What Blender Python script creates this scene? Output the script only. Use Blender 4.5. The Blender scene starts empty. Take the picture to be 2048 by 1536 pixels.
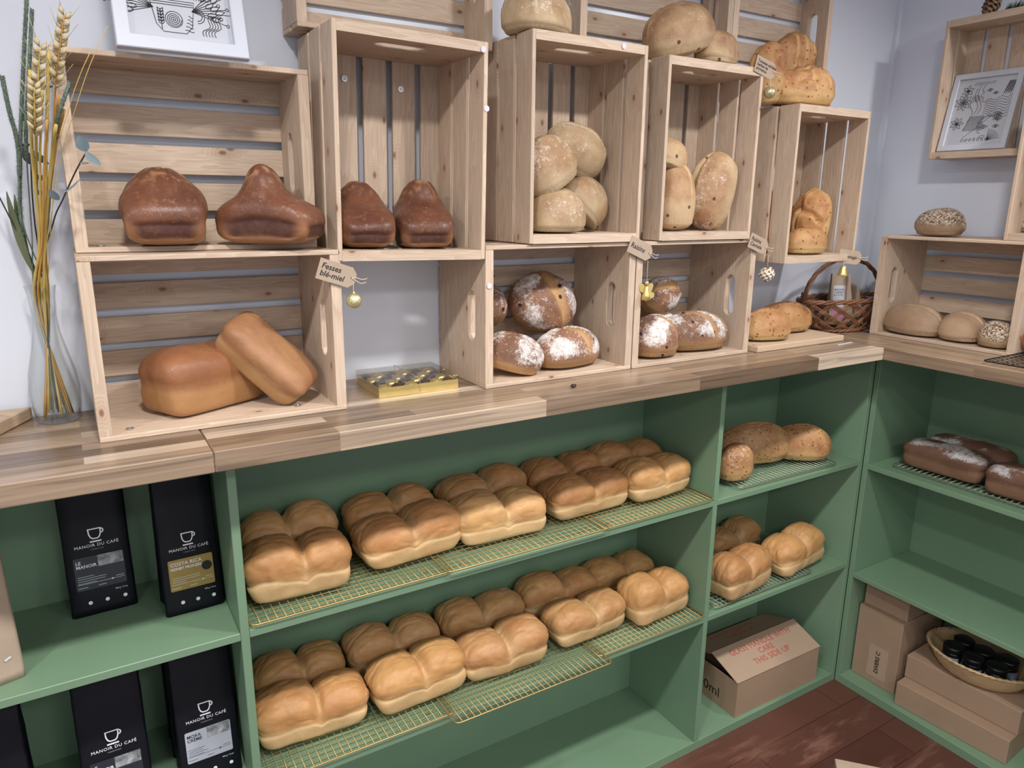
import bpy, bmesh, math, random
from mathutils import Vector, Matrix, noise, Euler
PI=math.pi; R=math.radians
sc=bpy.context.scene; C=sc.collection
rnd=random.Random(7)

# ------------------------------------------------------------------ camera (solved from the photo's straight edges)
CAM=Vector((0.1013,-1.6434,1.6649)); FOC=1459.07; YAW,PIT,ROL=-0.5472929,-0.2443411,0.0093509
def cam_axes():
    cy,sy,cp,sp=math.cos(YAW),math.sin(YAW),math.cos(PIT),math.sin(PIT)
    f=Vector((-sy*cp,cy*cp,sp)); r=Vector((cy,sy,0)); u=r.cross(f)
    c,s=math.cos(ROL),math.sin(ROL)
    return c*r+s*u, -s*r+c*u, f
AX=cam_axes()
def at(u,v,ax,val):
    """the world point seen at photo pixel (u,v) on the plane ax=val: used to measure where things stand"""
    d=AX[0]*((u-1024)/FOC)+AX[1]*(-(v-768)/FOC)+AX[2]
    i='xyz'.index(ax); t=(val-CAM[i])/d[i]
    return CAM+d*t
cam=bpy.data.objects.new('camera',bpy.data.cameras.new('camera')); C.objects.link(cam)
m=Matrix((AX[0],AX[1],-AX[2])).transposed().to_4x4(); m.translation=CAM; cam.matrix_world=m
cam.data.sensor_fit='HORIZONTAL'; cam.data.sensor_width=36; cam.data.lens=FOC/2048*36; cam.data.clip_start=.02
sc.camera=cam

# ------------------------------------------------------------------ material helpers
def new_mat(name):
    m=bpy.data.materials.new(name); m.use_nodes=True
    nt=m.node_tree; b=nt.nodes['Principled BSDF']
    return m,nt,b
def N(nt,t,**kw):
    n=nt.nodes.new(t)
    for k,v in kw.items():
        if k in n.inputs.keys(): n.inputs[k].default_value=v
        else: setattr(n,k,v)
    return n
def L(nt,a,b): nt.links.new(a,b)
def col(c,a=1): return (c[0],c[1],c[2],a)
def srgb(r,g,b):
    f=lambda x:((x/255+.055)/1.055)**2.4 if x>10 else x/255/12.92
    return (f(r),f(g),f(b))
def ramp(nt,fac,stops,interp='LINEAR'):
    n=nt.nodes.new('ShaderNodeValToRGB'); n.color_ramp.interpolation=interp
    e=n.color_ramp.elements
    while len(e)<len(stops): e.new(.5)
    for i,(p,c) in enumerate(stops):
        e[i].position=p; e[i].color=col(c) if not isinstance(c,(int,float)) else (c,c,c,1)
    if fac is not None: L(nt,fac,n.inputs[0])
    return n.outputs[0]
def mix(nt,fac,a,b,blend='MIX'):
    n=nt.nodes.new('ShaderNodeMix'); n.data_type='RGBA'; n.blend_type=blend
    for s,x in ((0,fac),(6,a),(7,b)):
        if isinstance(x,(int,float)): n.inputs[s].default_value=x
        elif isinstance(x,(tuple,list)): n.inputs[s].default_value=col(x)
        else: L(nt,x,n.inputs[s])
    return n.outputs[2]
def mth(nt,op,a,b=0,c=0,clamp=False):
    n=nt.nodes.new('ShaderNodeMath'); n.operation=op; n.use_clamp=clamp
    for i,x in enumerate((a,b,c)):
        if isinstance(x,(int,float)): n.inputs[i].default_value=x
        else: L(nt,x,n.inputs[i])
    return n.outputs[0]
def bump(nt,b,h,strength=.3,dist=.002):
    n=nt.nodes.new('ShaderNodeBump'); n.inputs['Strength'].default_value=strength; n.inputs['Distance'].default_value=dist
    L(nt,h,n.inputs['Height']); L(nt,n.outputs[0],b.inputs['Normal'])
def plain(name,c,rough=.5,metal=0,nscale=0,namt=.1,bscale=0,bstr=.2,spec=.5):
    m,nt,b=new_mat(name); b.inputs['Roughness'].default_value=rough; b.inputs['Metallic'].default_value=metal
    b.inputs['Specular IOR Level'].default_value=spec
    tc=N(nt,'ShaderNodeTexCoord')
    if nscale:
        n=N(nt,'ShaderNodeTexNoise',Scale=nscale,Detail=4.0); L(nt,tc.outputs['Object'],n.inputs['Vector'])
        L(nt,mix(nt,n.outputs[0],tuple(x*(1-namt) for x in c),tuple(min(1,x*(1+namt)) for x in c)),b.inputs['Base Color'])
    else: b.inputs['Base Color'].default_value=col(c)
    if bscale:
        n=N(nt,'ShaderNodeTexNoise',Scale=bscale,Detail=3.0); L(nt,tc.outputs['Object'],n.inputs['Vector']); bump(nt,b,n.outputs[0],bstr)
    return m

def wood_pine(name,light,dark,knot=(.20,.10,.06),rough=.6,contrast=1.0):
    m,nt,b=new_mat(name); b.inputs['Roughness'].default_value=rough; b.inputs['Specular IOR Level'].default_value=.3
    uv=N(nt,'ShaderNodeUVMap'); oi=N(nt,'ShaderNodeObjectInfo')
    off=N(nt,'ShaderNodeCombineXYZ'); L(nt,mth(nt,'MULTIPLY',oi.outputs['Random'],37.0),off.inputs[0]); L(nt,mth(nt,'MULTIPLY',oi.outputs['Random'],11.0),off.inputs[1])
    ad=N(nt,'ShaderNodeVectorMath',operation='ADD'); L(nt,uv.outputs[0],ad.inputs[0]); L(nt,off.outputs[0],ad.inputs[1])
    P=ad.outputs[0]
    # knots
    mk=N(nt,'ShaderNodeMapping'); mk.inputs['Scale'].default_value=(9,17,1); L(nt,P,mk.inputs[0])
    vo=N(nt,'ShaderNodeTexVoronoi',voronoi_dimensions='2D',Scale=1.0); L(nt,mk.outputs[0],vo.inputs['Vector'])
    sep=N(nt,'ShaderNodeSeparateColor'); L(nt,vo.outputs['Color'],sep.inputs[0])
    on=mth(nt,'GREATER_THAN',sep.outputs[0],.64)
    kd=ramp(nt,vo.outputs['Distance'],[(.0,1),(.045,.75),(.085,0)])
    kn=mth(nt,'MULTIPLY',on,kd)
    halo=mth(nt,'MULTIPLY',on,ramp(nt,vo.outputs['Distance'],[(0,1),(.32,0)]))
    # grain
    mg=N(nt,'ShaderNodeMapping'); mg.inputs['Scale'].default_value=(2.2,26,1); L(nt,P,mg.inputs[0])
    n1=N(nt,'ShaderNodeTexNoise',noise_dimensions='2D',Scale=1.0,Detail=3.0); L(nt,mg.outputs[0],n1.inputs['Vector'])
    g=mth(nt,'ADD',n1.outputs[0],mth(nt,'MULTIPLY',halo,.55))
    rings=mth(nt,'FRACT',mth(nt,'MULTIPLY',g,9.0))
    rr=ramp(nt,rings,[(0,0),(.75,.9),(.97,1),(1,0)])
    mf=N(nt,'ShaderNodeMapping'); mf.inputs['Scale'].default_value=(8,260,1); L(nt,P,mf.inputs[0])
    n2=N(nt,'ShaderNodeTexNoise',noise_dimensions='2D',Scale=1.0,Detail=2.0); L(nt,mf.outputs[0],n2.inputs['Vector'])
    fac=mth(nt,'ADD',mth(nt,'MULTIPLY',rr,.40*contrast),mth(nt,'MULTIPLY',n2.outputs[0],.55*contrast),clamp=True)
    c1=mix(nt,fac,light,dark)
    tone=mth(nt,'ADD',.9,mth(nt,'MULTIPLY',oi.outputs['Random'],.18))
    hs=N(nt,'ShaderNodeHueSaturation'); L(nt,tone,hs.inputs['Value']); L(nt,c1,hs.inputs['Color'])
    c2=mix(nt,mth(nt,'MULTIPLY',halo,.35),hs.outputs[0],(.33,.17,.09))
    L(nt,mix(nt,kn,c2,knot),b.inputs['Base Color'])
    bump(nt,b,n2.outputs[0],.12,.001)
    return m
PINE=wood_pine('pine',(.645,.52,.405),(.43,.315,.23))
BOARDW=wood_pine('pale_hardwood',(.56,.43,.31),(.46,.33,.22),contrast=.7)

def wood_acacia():
    m,nt,b=new_mat('acacia_block'); b.inputs['Roughness'].default_value=.28; b.inputs['Specular IOR Level'].default_value=.45
    uv=N(nt,'ShaderNodeUVMap')
    br=N(nt,'ShaderNodeTexBrick'); br.offset=.37; br.offset_frequency=2; br.squash=1
    L(nt,uv.outputs[0],br.inputs['Vector'])
    br.inputs['Scale'].default_value=1; br.inputs['Brick Width'].default_value=.46; br.inputs['Row Height'].default_value=.0385
    br.inputs['Mortar Size'].default_value=.0004; br.inputs['Mortar Smooth'].default_value=.6
    br.inputs['Color1'].default_value=(0,0,0,1); br.inputs['Color2'].default_value=(1,1,1,1); br.inputs['Mortar'].default_value=(.35,.35,.35,1)
    sep=N(nt,'ShaderNodeSeparateColor'); L(nt,br.outputs['Color'],sep.inputs[0])
    base=ramp(nt,sep.outputs[0],[(0,(.12,.078,.052)),(.25,(.215,.15,.10)),(.5,(.29,.21,.145)),(.70,(.20,.138,.092)),(.86,(.36,.27,.19)),(1,(.54,.44,.34))])
    cv=N(nt,'ShaderNodeCombineXYZ'); L(nt,mth(nt,'MULTIPLY',sep.outputs[0],53.0),cv.inputs[0])
    ad=N(nt,'ShaderNodeVectorMath',operation='ADD'); L(nt,uv.outputs[0],ad.inputs[0]); L(nt,cv.outputs[0],ad.inputs[1])
    mg=N(nt,'ShaderNodeMapping'); mg.inputs['Scale'].default_value=(2.6,85,1); L(nt,ad.outputs[0],mg.inputs[0])
    n=N(nt,'ShaderNodeTexNoise',noise_dimensions='2D',Scale=1.0,Detail=5.0,Distortion=.6); L(nt,mg.outputs[0],n.inputs['Vector'])
    st=ramp(nt,n.outputs[0],[(.3,.62),(.5,1.0),(.7,1.22)])
    L(nt,mix(nt,1.0,base,st,'MULTIPLY'),b.inputs['Base Color'])
    bump(nt,b,n.outputs[0],.06,.0006)
    return m
ACACIA=wood_acacia()

def m_wall():
    m,nt,b=new_mat('white_wall_panel'); b.inputs['Roughness'].default_value=.22; b.inputs['Specular IOR Level'].default_value=.35
    tc=N(nt,'ShaderNodeTexCoord'); n=N(nt,'ShaderNodeTexNoise',Scale=2.0,Detail=3.0); L(nt,tc.outputs['Object'],n.inputs['Vector'])
    L(nt,mix(nt,n.outputs[0],(.665,.705,.80),(.715,.755,.85)),b.inputs['Base Color'])
    n2=N(nt,'ShaderNodeTexNoise',Scale=9.0,Detail=2.0); L(nt,tc.outputs['Object'],n2.inputs['Vector']); bump(nt,b,n2.outputs[0],.05,.01)
    return m
WALL=m_wall()
GREEN=plain('green_paint',(.165,.270,.172),.42,0,3.5,.10,40,.05)
def m_floor():
    m,nt,b=new_mat('red_brown_floor'); b.inputs['Roughness'].default_value=.38
    tc=N(nt,'ShaderNodeTexCoord')
    br=N(nt,'ShaderNodeTexBrick'); br.offset=.4; L(nt,tc.outputs['Object'],br.inputs['Vector'])
    br.inputs['Scale'].default_value=1; br.inputs['Brick Width'].default_value=1.1; br.inputs['Row Height'].default_value=.13; br.inputs['Mortar Size'].default_value=.0012
    br.inputs['Color1'].default_value=(.075,.028,.020,1); br.inputs['Color2'].default_value=(.125,.048,.033,1); br.inputs['Mortar'].default_value=(.03,.012,.01,1)
    mp=N(nt,'ShaderNodeMapping'); mp.inputs['Scale'].default_value=(3,14,1); L(nt,tc.outputs['Object'],mp.inputs[0])
    n=N(nt,'ShaderNodeTexNoise',Scale=1.4,Detail=6.0,Roughness=.65); L(nt,mp.outputs[0],n.inputs['Vector'])
    wear=ramp(nt,n.outputs[0],[(.5,0),(.62,.55),(.75,.8)])
    mp2=N(nt,'ShaderNodeMapping'); mp2.inputs['Scale'].default_value=(2.0,7.5,1); L(nt,tc.outputs['Object'],mp2.inputs[0])
    n2=N(nt,'ShaderNodeTexNoise',Scale=1.0,Detail=2.0); L(nt,mp2.outputs[0],n2.inputs['Vector'])
    w=mth(nt,'MULTIPLY',wear,ramp(nt,n2.outputs[0],[(.42,0),(.56,1)]))
    L(nt,mix(nt,w,br.outputs['Color'],(.27,.135,.095)),b.inputs['Base Color'])
    L(nt,mth(nt,'ADD',.3,mth(nt,'MULTIPLY',n.outputs[0],.3)),b.inputs['Roughness'])
    return m
FLOOR=m_floor()
CEIL=plain('white_ceiling',(.75,.76,.78),.9)

def bread_mat(name,base,deep,pale,slashc=None,flourc=(.80,.78,.76),speck=None,speck_scale=40,speck_size=.28,speck_on=.6,rough=.5,var=.6,dark=(.10,.03,.018),oats=False,bumps=.35,streak=0,hue2=None):
    m,nt,b=new_mat(name); b.inputs['Specular IOR Level'].default_value=.35
    tc=N(nt,'ShaderNodeTexCoord'); oi=N(nt,'ShaderNodeObjectInfo')
    sh=N(nt,'ShaderNodeVectorMath',operation='ADD'); cx=N(nt,'ShaderNodeCombineXYZ'); L(nt,mth(nt,'MULTIPLY',oi.outputs['Random'],20.0),cx.inputs[0])
    L(nt,tc.outputs['Object'],sh.inputs[0]); L(nt,cx.outputs[0],sh.inputs[1]); P=sh.outputs[0]
    A=lambda k:N(nt,'ShaderNodeAttribute',attribute_name=k).outputs['Fac']
    n1=N(nt,'ShaderNodeTexNoise',Scale=13.0,Detail=6.0,Roughness=.6); L(nt,P,n1.inputs['Vector'])
    n2=N(nt,'ShaderNodeTexNoise',Scale=85.0,Detail=4.0,Roughness=.7); L(nt,P,n2.inputs['Vector'])
    n3=N(nt,'ShaderNodeTexNoise',Scale=320.0,Detail=2.0); L(nt,P,n3.inputs['Vector'])
    c=mix(nt,ramp(nt,n1.outputs[0],[(.36,0),(.64,var)]),base,deep)
    if hue2: c=mix(nt,mth(nt,'FRACT',mth(nt,'MULTIPLY',oi.outputs['Random'],7.3)),c,mix(nt,ramp(nt,n1.outputs[0],[(.36,0),(.64,var)]),hue2[0],hue2[1]))
    if streak: c=mix(nt,ramp(nt,n2.outputs[0],[(.52,0),(.66,streak)]),c,pale)
    cr=mth(nt,'ADD',A('crust'),mth(nt,'MULTIPLY',mth(nt,'SUBTRACT',n2.outputs[0],.5),.5),clamp=True)
    c=mix(nt,cr,pale,c)
    c=mix(nt,mth(nt,'MULTIPLY',A('dark'),ramp(nt,n2.outputs[0],[(.25,1),(.75,.7)])),c,dark)
    h=mth(nt,'ADD',mth(nt,'MULTIPLY',n2.outputs[0],.6),mth(nt,'MULTIPLY',n3.outputs[0],.25))
    if slashc: c=mix(nt,mth(nt,'MULTIPLY',A('slash'),ramp(nt,n2.outputs[0],[(.25,1),(.8,.55)])),c,slashc)
    if oats:
        vo=N(nt,'ShaderNodeTexVoronoi',Scale=270.0); L(nt,P,vo.inputs['Vector'])
        se=N(nt,'ShaderNodeSeparateColor'); L(nt,vo.outputs['Color'],se.inputs[0])
        oc=ramp(nt,se.outputs[0],[(0,(.10,.06,.04)),(.35,(.28,.19,.12)),(.6,(.55,.44,.33)),(1,(.74,.66,.55))])
        c=mix(nt,A('flour'),c,oc)
        h=mth(nt,'ADD',h,mth(nt,'MULTIPLY',A('flour'),mth(nt,'MULTIPLY',se.outputs[1],1.2)))
    if speck:
        vo=N(nt,'ShaderNodeTexVoronoi',Scale=float(speck_scale)); L(nt,P,vo.inputs['Vector'])
        se=N(nt,'ShaderNodeSeparateColor'); L(nt,vo.outputs['Color'],se.inputs[0])
        on=mth(nt,'GREATER_THAN',se.outputs[0],speck_on)
        k=mth(nt,'MULTIPLY',on,ramp(nt,vo.outputs['Distance'],[(speck_size*.75,1),(speck_size,0)]))
        c=mix(nt,k,c,speck); h=mth(nt,'ADD',h,mth(nt,'MULTIPLY',k,.8))
    if not oats:
        f=mth(nt,'MULTIPLY',A('flour'),1.0)
        f=ramp(nt,mth(nt,'ADD',f,mth(nt,'ADD',mth(nt,'MULTIPLY',mth(nt,'SUBTRACT',n2.outputs[0],.5),1.5),mth(nt,'MULTIPLY',mth(nt,'SUBTRACT',n3.outputs[0],.5),.9))),[(.30,0),(.85,.88)])
        c=mix(nt,f,c,flourc)
    hs=N(nt,'ShaderNodeHueSaturation'); L(nt,mth(nt,'ADD',.88,mth(nt,'MULTIPLY',oi.outputs['Random'],.24)),hs.inputs['Value']); L(nt,c,hs.inputs['Color'])
    L(nt,hs.outputs[0],b.inputs['Base Color'])
    L(nt,mth(nt,'ADD',rough-.1,mth(nt,'MULTIPLY',n2.outputs[0],.2)),b.inputs['Roughness'])
    bump(nt,b,h,bumps,.004)
    return m
B_MILK=bread_mat('milk_loaf_crust',(.455,.222,.085),(.31,.128,.050),(.59,.405,.205),rough=.44,bumps=.28,hue2=((.55,.31,.12),(.42,.20,.074)))
B_DARK=bread_mat('brioche_crust',(.145,.056,.031),(.085,.032,.022),(.34,.165,.070),slashc=(.42,.235,.12),rough=.36,dark=(.045,.016,.014),bumps=.35,streak=.22,var=.9)
B_HONEY=bread_mat('honey_loaf_crust',(.275,.118,.052),(.19,.075,.036),(.41,.225,.095),rough=.42,bumps=.28)
B_GOLD=bread_mat('golden_loaf_crust',(.37,.19,.088),(.27,.118,.058),(.46,.275,.12),rough=.48,bumps=.3)
B_PALE=bread_mat('pale_country_crust',(.48,.355,.215),(.30,.175,.09),(.54,.44,.295),slashc=(.66,.57,.40),speck=(.20,.11,.06),speck_scale=26,speck_size=.07,speck_on=.85,rough=.6,bumps=.4,var=1.0,streak=.25)
B_PALER=bread_mat('raisin_country_crust',(.47,.32,.18),(.28,.14,.068),(.58,.46,.29),slashc=(.64,.50,.30),speck=(.12,.05,.03),speck_scale=36,speck_size=.19,speck_on=.70,rough=.55,bumps=.4,var=1.0)
B_RAISIN=bread_mat('floured_raisin_crust',(.24,.115,.060),(.12,.055,.040),(.50,.31,.14),slashc=(.47,.28,.125),speck=(.022,.012,.012),speck_scale=38,speck_size=.25,speck_on=.66,rough=.6,bumps=.5,var=.8)
B_TOMATO=bread_mat('tomato_crust',(.50,.285,.12),(.31,.125,.052),(.60,.42,.19),slashc=(.70,.44,.19),speck=(.30,.085,.035),speck_scale=85,speck_size=.30,speck_on=.58,rough=.55,bumps=.5,var=1.0,streak=.3)
B_PLAIN=bread_mat('plain_wheat_crust',(.38,.26,.165),(.27,.165,.10),(.48,.36,.25),slashc=(.55,.41,.28),rough=.6,bumps=.25)
B_OATS=bread_mat('oat_crust',(.36,.245,.145),(.27,.165,.09),(.44,.32,.20),rough=.7,oats=True,bumps=.6)
B_RYE=bread_mat('floured_pan_crust',(.165,.082,.050),(.10,.050,.034),(.27,.15,.085),flourc=(.62,.60,.60),rough=.65,bumps=.45)

KRAFT=plain('kraft_paper',(.385,.295,.22),.75,0,30,.12,120,.1)
CARD=plain('cardboard',(.33,.225,.15),.8,0,12,.10,160,.08)
CARDIN=plain('cardboard_edge',(.40,.285,.20),.85)
INK=plain('black_ink',(.012,.012,.014),.7)
REDINK=plain('red_ink',(.45,.075,.06),.7)
WHITEINK=plain('white_print',(.80,.83,.88),.6)
GREYINK=plain('grey_print',(.30,.31,.34),.6)
BAG=plain('black_matte_foil',(.0050,.0058,.010),.5,0,14,.3,16,.25,spec=.25)
GOLDL=plain('gold_label',(.36,.255,.075),.42,.35,30,.15)
DARKL=plain('charcoal_label',(.022,.026,.036),.4,0,30,.2)
SILVL=plain('silver_label',(.46,.50,.58),.4,.2,20,.12)
def m_photo():
    m,nt,b=new_mat('label_picture'); tc=N(nt,'ShaderNodeTexCoord'); n=N(nt,'ShaderNodeTexNoise',Scale=60.0,Detail=5.0); L(nt,tc.outputs['Object'],n.inputs['Vector'])
    L(nt,ramp(nt,n.outputs[0],[(.3,(.05,.055,.06)),(.7,(.42,.44,.47))]),b.inputs['Base Color']); return m
PHOTO=m_photo()
GOLDWIRE=plain('brass_wire',(.46,.315,.12),.36,.65)
STEELWIRE=plain('tarnished_steel_wire',(.34,.35,.27),.35,.7)
BLACKWIRE=plain('black_wire',(.012,.012,.013),.4,.2)
GOLD=plain('gold_foil',(.74,.58,.23),.28,.75,25,.15,60,.15)
GLITTER=plain('gold_glitter',(.66,.62,.36),.38,.8,220,.5,260,.9)
CHOC=plain('dark_chocolate',(.035,.016,.010),.3)
WHITEP=plain('white_painted_frame',(.50,.53,.60),.45)
PAPER=plain('white_paper',(.53,.555,.62),.7)
STICK=plain('white_felt',(.62,.62,.72),.8)
METAL=plain('zinc_screw',(.55,.55,.55),.3,.9)
STRING=plain('cotton_string',(.62,.53,.40),.9)
WICK=plain('brown_wicker',(.19,.082,.040),.48,0,40,.35,90,.3)
WICKP=plain('pale_wicker',(.52,.36,.19),.6,0,50,.25,90,.3)
CONE=plain('pine_cone_scales',(.20,.12,.075),.8,0,60,.4)
CONETIP=plain('frosted_scale_tips',(.62,.54,.44),.85)
PINK=plain('pink_label',(.46,.20,.31),.6)
LID=plain('black_lid',(.010,.010,.012),.25)
JARLAB=plain('blue_white_label',(.35,.45,.62),.5)
def m_glass(name,c=(1,1,1),rough=.0,ior=1.45,thin=False):
    m,nt,b=new_mat(name); b.inputs['Base Color'].default_value=col(c); b.inputs['Transmission Weight'].default_value=1; b.inputs['Roughness'].default_value=rough; b.inputs['IOR'].default_value=ior
    return m
def m_thin(name,tint,rough=.02,ior=1.45,edge=0):
    m=bpy.data.materials.new(name); m.use_nodes=True; nt=m.node_tree; nt.nodes.clear()
    out=N(nt,'ShaderNodeOutputMaterial'); tr=N(nt,'ShaderNodeBsdfTransparent'); gl=N(nt,'ShaderNodeBsdfGlossy'); gl.inputs['Roughness'].default_value=rough
    fw_=N(nt,'ShaderNodeLayerWeight'); fw_.inputs['Blend'].default_value=.5; fr=N(nt,'ShaderNodeMath',operation='MULTIPLY_ADD'); L(nt,mth(nt,'POWER',fw_.outputs['Facing'],4.0),fr.inputs[0]); fr.inputs[1].default_value=.75; fr.inputs[2].default_value=.045; mx=N(nt,'ShaderNodeMixShader')
    if edge:
        lw=N(nt,'ShaderNodeLayerWeight'); lw.inputs['Blend'].default_value=.35
        L(nt,ramp(nt,lw.outputs['Facing'],[(.45,tint),(1,tuple(x*(1-edge) for x in tint))]),tr.inputs[0])
    else: tr.inputs[0].default_value=col(tint)
    L(nt,fr.outputs[0],mx.inputs[0]); L(nt,tr.outputs[0],mx.inputs[1]); L(nt,gl.outputs[0],mx.inputs[2]); L(nt,mx.outputs[0],out.inputs[0]); return m
GLASS=m_thin('clear_glass',(.98,.988,.985),.0,1.5,.22)
PLAST=m_thin('clear_plastic',(.97,.97,.95),.06,1.55)
PANE=m_thin('picture_glass',(1,1,1),.03,1.4)
STEMY=plain('straw_stem',(.52,.39,.105),.6,0,30,.25)
STEMO=plain('orange_straw',(.50,.265,.06),.6,0,30,.25)
WHEAT=plain('wheat_ear',(.50,.41,.24),.65,0,80,.25,120,.3)
FOX=plain('foxtail_green',(.135,.185,.145),.8,0,200,.5,260,.8)
EUC=plain('eucalyptus_leaf',(.15,.205,.235),.6,0,25,.3)
EUCD=plain('dark_leaf',(.05,.062,.068),.6,0,25,.3)
LEAFG=plain('dry_green_leaf',(.115,.14,.065),.7,0,20,.3)
TWIG=plain('twig_brown',(.045,.035,.03),.7)
FIR=plain('fir_green',(.02,.06,.035),.6)

# ------------------------------------------------------------------ object helpers
def link(o): C.objects.link(o); return o
def thing(name,label,cat,loc=(0,0,0),rot=(0,0,0),group=None):
    o=bpy.data.objects.new(name,None); link(o); o.empty_display_size=.02
    o.location=loc; o.rotation_euler=rot; o['label']=label; o['category']=cat
    if group: o['group']=group
    return o
def tag(o,label,cat,group=None):
    o['label']=label; o['category']=cat
    if group: o['group']=group
    return o
def mobj(name,me,mat,parent=None,mtx=None,label=None):
    if mat is not None and len(me.materials)==0: me.materials.append(mat)
    o=bpy.data.objects.new(name,me); link(o)
    if parent: o.parent=parent
    if mtx is not None: o.matrix_local=mtx
    if label: o['label']=label
    return o
def T(x,y,z): return Matrix.Translation((x,y,z))
def RX(a): return Matrix.Rotation(a,4,'X')
def RY(a): return Matrix.Rotation(a,4,'Y')
def RZ(a): return Matrix.Rotation(a,4,'Z')
def bm_mesh(bm,name='m',smooth=False):
    me=bpy.data.meshes.new(name); bm.to_mesh(me); bm.free()
    if smooth: me.polygons.foreach_set('use_smooth',[True]*len(me.polygons))
    return me
def py_mesh(v,f,smooth=False,name='m'):
    me=bpy.data.meshes.new(name); me.from_pydata(v,[],f); me.update()
    if smooth: me.polygons.foreach_set('use_smooth',[True]*len(me.polygons))
    return me
def box_bm(bm,x0,y0,z0,x1,y1,z1):
    vs=[bm.verts.new(p) for p in ((x0,y0,z0),(x1,y0,z0),(x1,y1,z0),(x0,y1,z0),(x0,y0,z1),(x1,y0,z1),(x1,y1,z1),(x0,y1,z1))]
    for f in ((0,3,2,1),(4,5,6,7),(0,1,5,4),(1,2,6,5),(2,3,7,6),(3,0,4,7)): bm.faces.new([vs[i] for i in f])
def uv_long(me,axis=None,seed=0,shift=None):
    """UV in metres: u along the grain, v across it"""
    co=[v.co for v in me.vertices]
    ext=[max(c[i] for c in co)-min(c[i] for c in co) for i in range(3)]
    if axis is None: axis=ext.index(max(ext))
    r=random.Random(seed); ou,ov=(r.uniform(0,30),r.uniform(0,30)) if shift is None else shift
    uv=me.uv_layers.new(name='UVMap')
    for p in me.polygons:
        n=[abs(x) for x in p.normal]
        for li in p.loop_indices:
            c=me.vertices[me.loops[li].vertex_index].co
            o=[i for i in range(3) if i!=axis]
            if n[axis]>.7: u,v=c[o[0]]*.2,c[o[1]]+c[o[0]]
            else: u,v=c[axis],c[o[0]]-c[o[1]]
            uv.data[li].uv=(u+ou,v+ov)
_sd=[0]
def board(x0,y0,z0,x1,y1,z1,bev=.0012,axis=None,shift=None):
    bm=bmesh.new(); box_bm(bm,x0,y0,z0,x1,y1,z1)
    if bev: bmesh.ops.bevel(bm,geom=list(bm.edges),offset=bev,segments=1,affect='EDGES')
    me=bm_mesh(bm); _sd[0]+=1; uv_long(me,axis,_sd[0],shift); return me
def curve2mesh(cu):
    o=bpy.data.objects.new('tmp',cu); me=bpy.data.meshes.new_from_object(o); bpy.data.objects.remove(o); bpy.data.curves.remove(cu); return me
def flat(loops,th,bev=0):
    """closed outlines in XY (holes allowed), extruded to th around z=0"""
    cu=bpy.data.curves.new('c','CURVE'); cu.dimensions='2D'; cu.fill_mode='BOTH'; cu.extrude=th/2-bev; cu.bevel_depth=bev; cu.bevel_resolution=0
    for lp in loops:
        s=cu.splines.new('POLY'); s.points.add(len(lp)-1); s.use_cyclic_u=True
        for i,p in enumerate(lp): s.points[i].co=(p[0],p[1],0,1)
    me=curve2mesh(cu); me.polygons.foreach_set('use_smooth',[False]*len(me.polygons)); return me
def text(body,size,ext=.0002,shear=0,align='LEFT',bold=0,sp=1.0,line=1.0):
    cu=bpy.data.curves.new('t','FONT'); cu.body=body; cu.size=size; cu.extrude=ext; cu.shear=shear; cu.align_x=align; cu.offset=bold; cu.space_character=sp; cu.space_line=line; cu.resolution_u=2
    return curve2mesh(cu)
def tube_bm(bm,pts,r,sides=6,closed=False,r1=None,caps=True):
    pts=[Vector(p) for p in pts]; n=len(pts); rings=[]
    up=Vector((0,0,1))
    for i,p in enumerate(pts):
        if closed: t=pts[(i+1)%n]-pts[i-1]
        else: t=pts[min(i+1,n-1)]-pts[max(i-1,0)]
        if t.length<1e-9: t=Vector((0,0,1))
        t.normalize()
        ref=up if abs(t.dot(up))<.95 else Vector((1,0,0))
        a=t.cross(ref).normalized(); b=t.cross(a)
        rr=r if r1 is None else r+(r1-r)*i/max(1,n-1)
        rings.append([bm.verts.new(p+(a*math.cos(2*PI*k/sides)+b*math.sin(2*PI*k/sides))*rr) for k in range(sides)])
    for i in range(n if closed else n-1):
        A,B=rings[i],rings[(i+1)%n]
        for k in range(sides): bm.faces.new((A[k],A[(k+1)%sides],B[(k+1)%sides],B[k]))
    if caps and not closed: bm.faces.new(rings[0][::-1]); bm.faces.new(rings[-1])
def tube(pts,r,sides=6,closed=False,r1=None):
    bm=bmesh.new(); tube_bm(bm,pts,r,sides,closed,r1); bmesh.ops.recalc_face_normals(bm,faces=bm.faces); return bm_mesh(bm,smooth=True)
def lathe(prof,seg=24,smooth=True):
    bm=bmesh.new(); rings=[]
    for r,z in prof:
        if r<1e-6: rings.append([bm.verts.new((0,0,z))])
        else: rings.append([bm.verts.new((r*math.cos(2*PI*k/seg),r*math.sin(2*PI*k/seg),z)) for k in range(seg)])
    for A,B in zip(rings,rings[1:]):
        for k in range(seg):
            a0,a1=A[k%len(A)],A[(k+1)%len(A)]; b0,b1=B[k%len(B)],B[(k+1)%len(B)]
            f=[]
            for q in (a0,a1,b1,b0):
                if q not in f: f.append(q)
            if len(f)>2: bm.faces.new(f)
    bmesh.ops.recalc_face_normals(bm,faces=bm.faces); return bm_mesh(bm,smooth=smooth)
def catmull(P,n=6):
    P=[Vector(p) for p in P]; out=[]
    Q=[P[0]*2-P[1]]+P+[P[-1]*2-P[-2]]
    for i in range(1,len(Q)-2):
        for k in range(n):
            t=k/n; a,b,c,d=Q[i-1],Q[i],Q[i+1],Q[i+2]
            out.append(.5*((2*b)+(c-a)*t+(2*a-5*b+4*c-d)*t*t+(3*b-a-3*c+d)*t**3))
    out.append(P[-1]); return out
def sstep(a,b,x):
    t=max(0,min(1,(x-a)/(b-a))); return t*t*(3-2*t)

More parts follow.
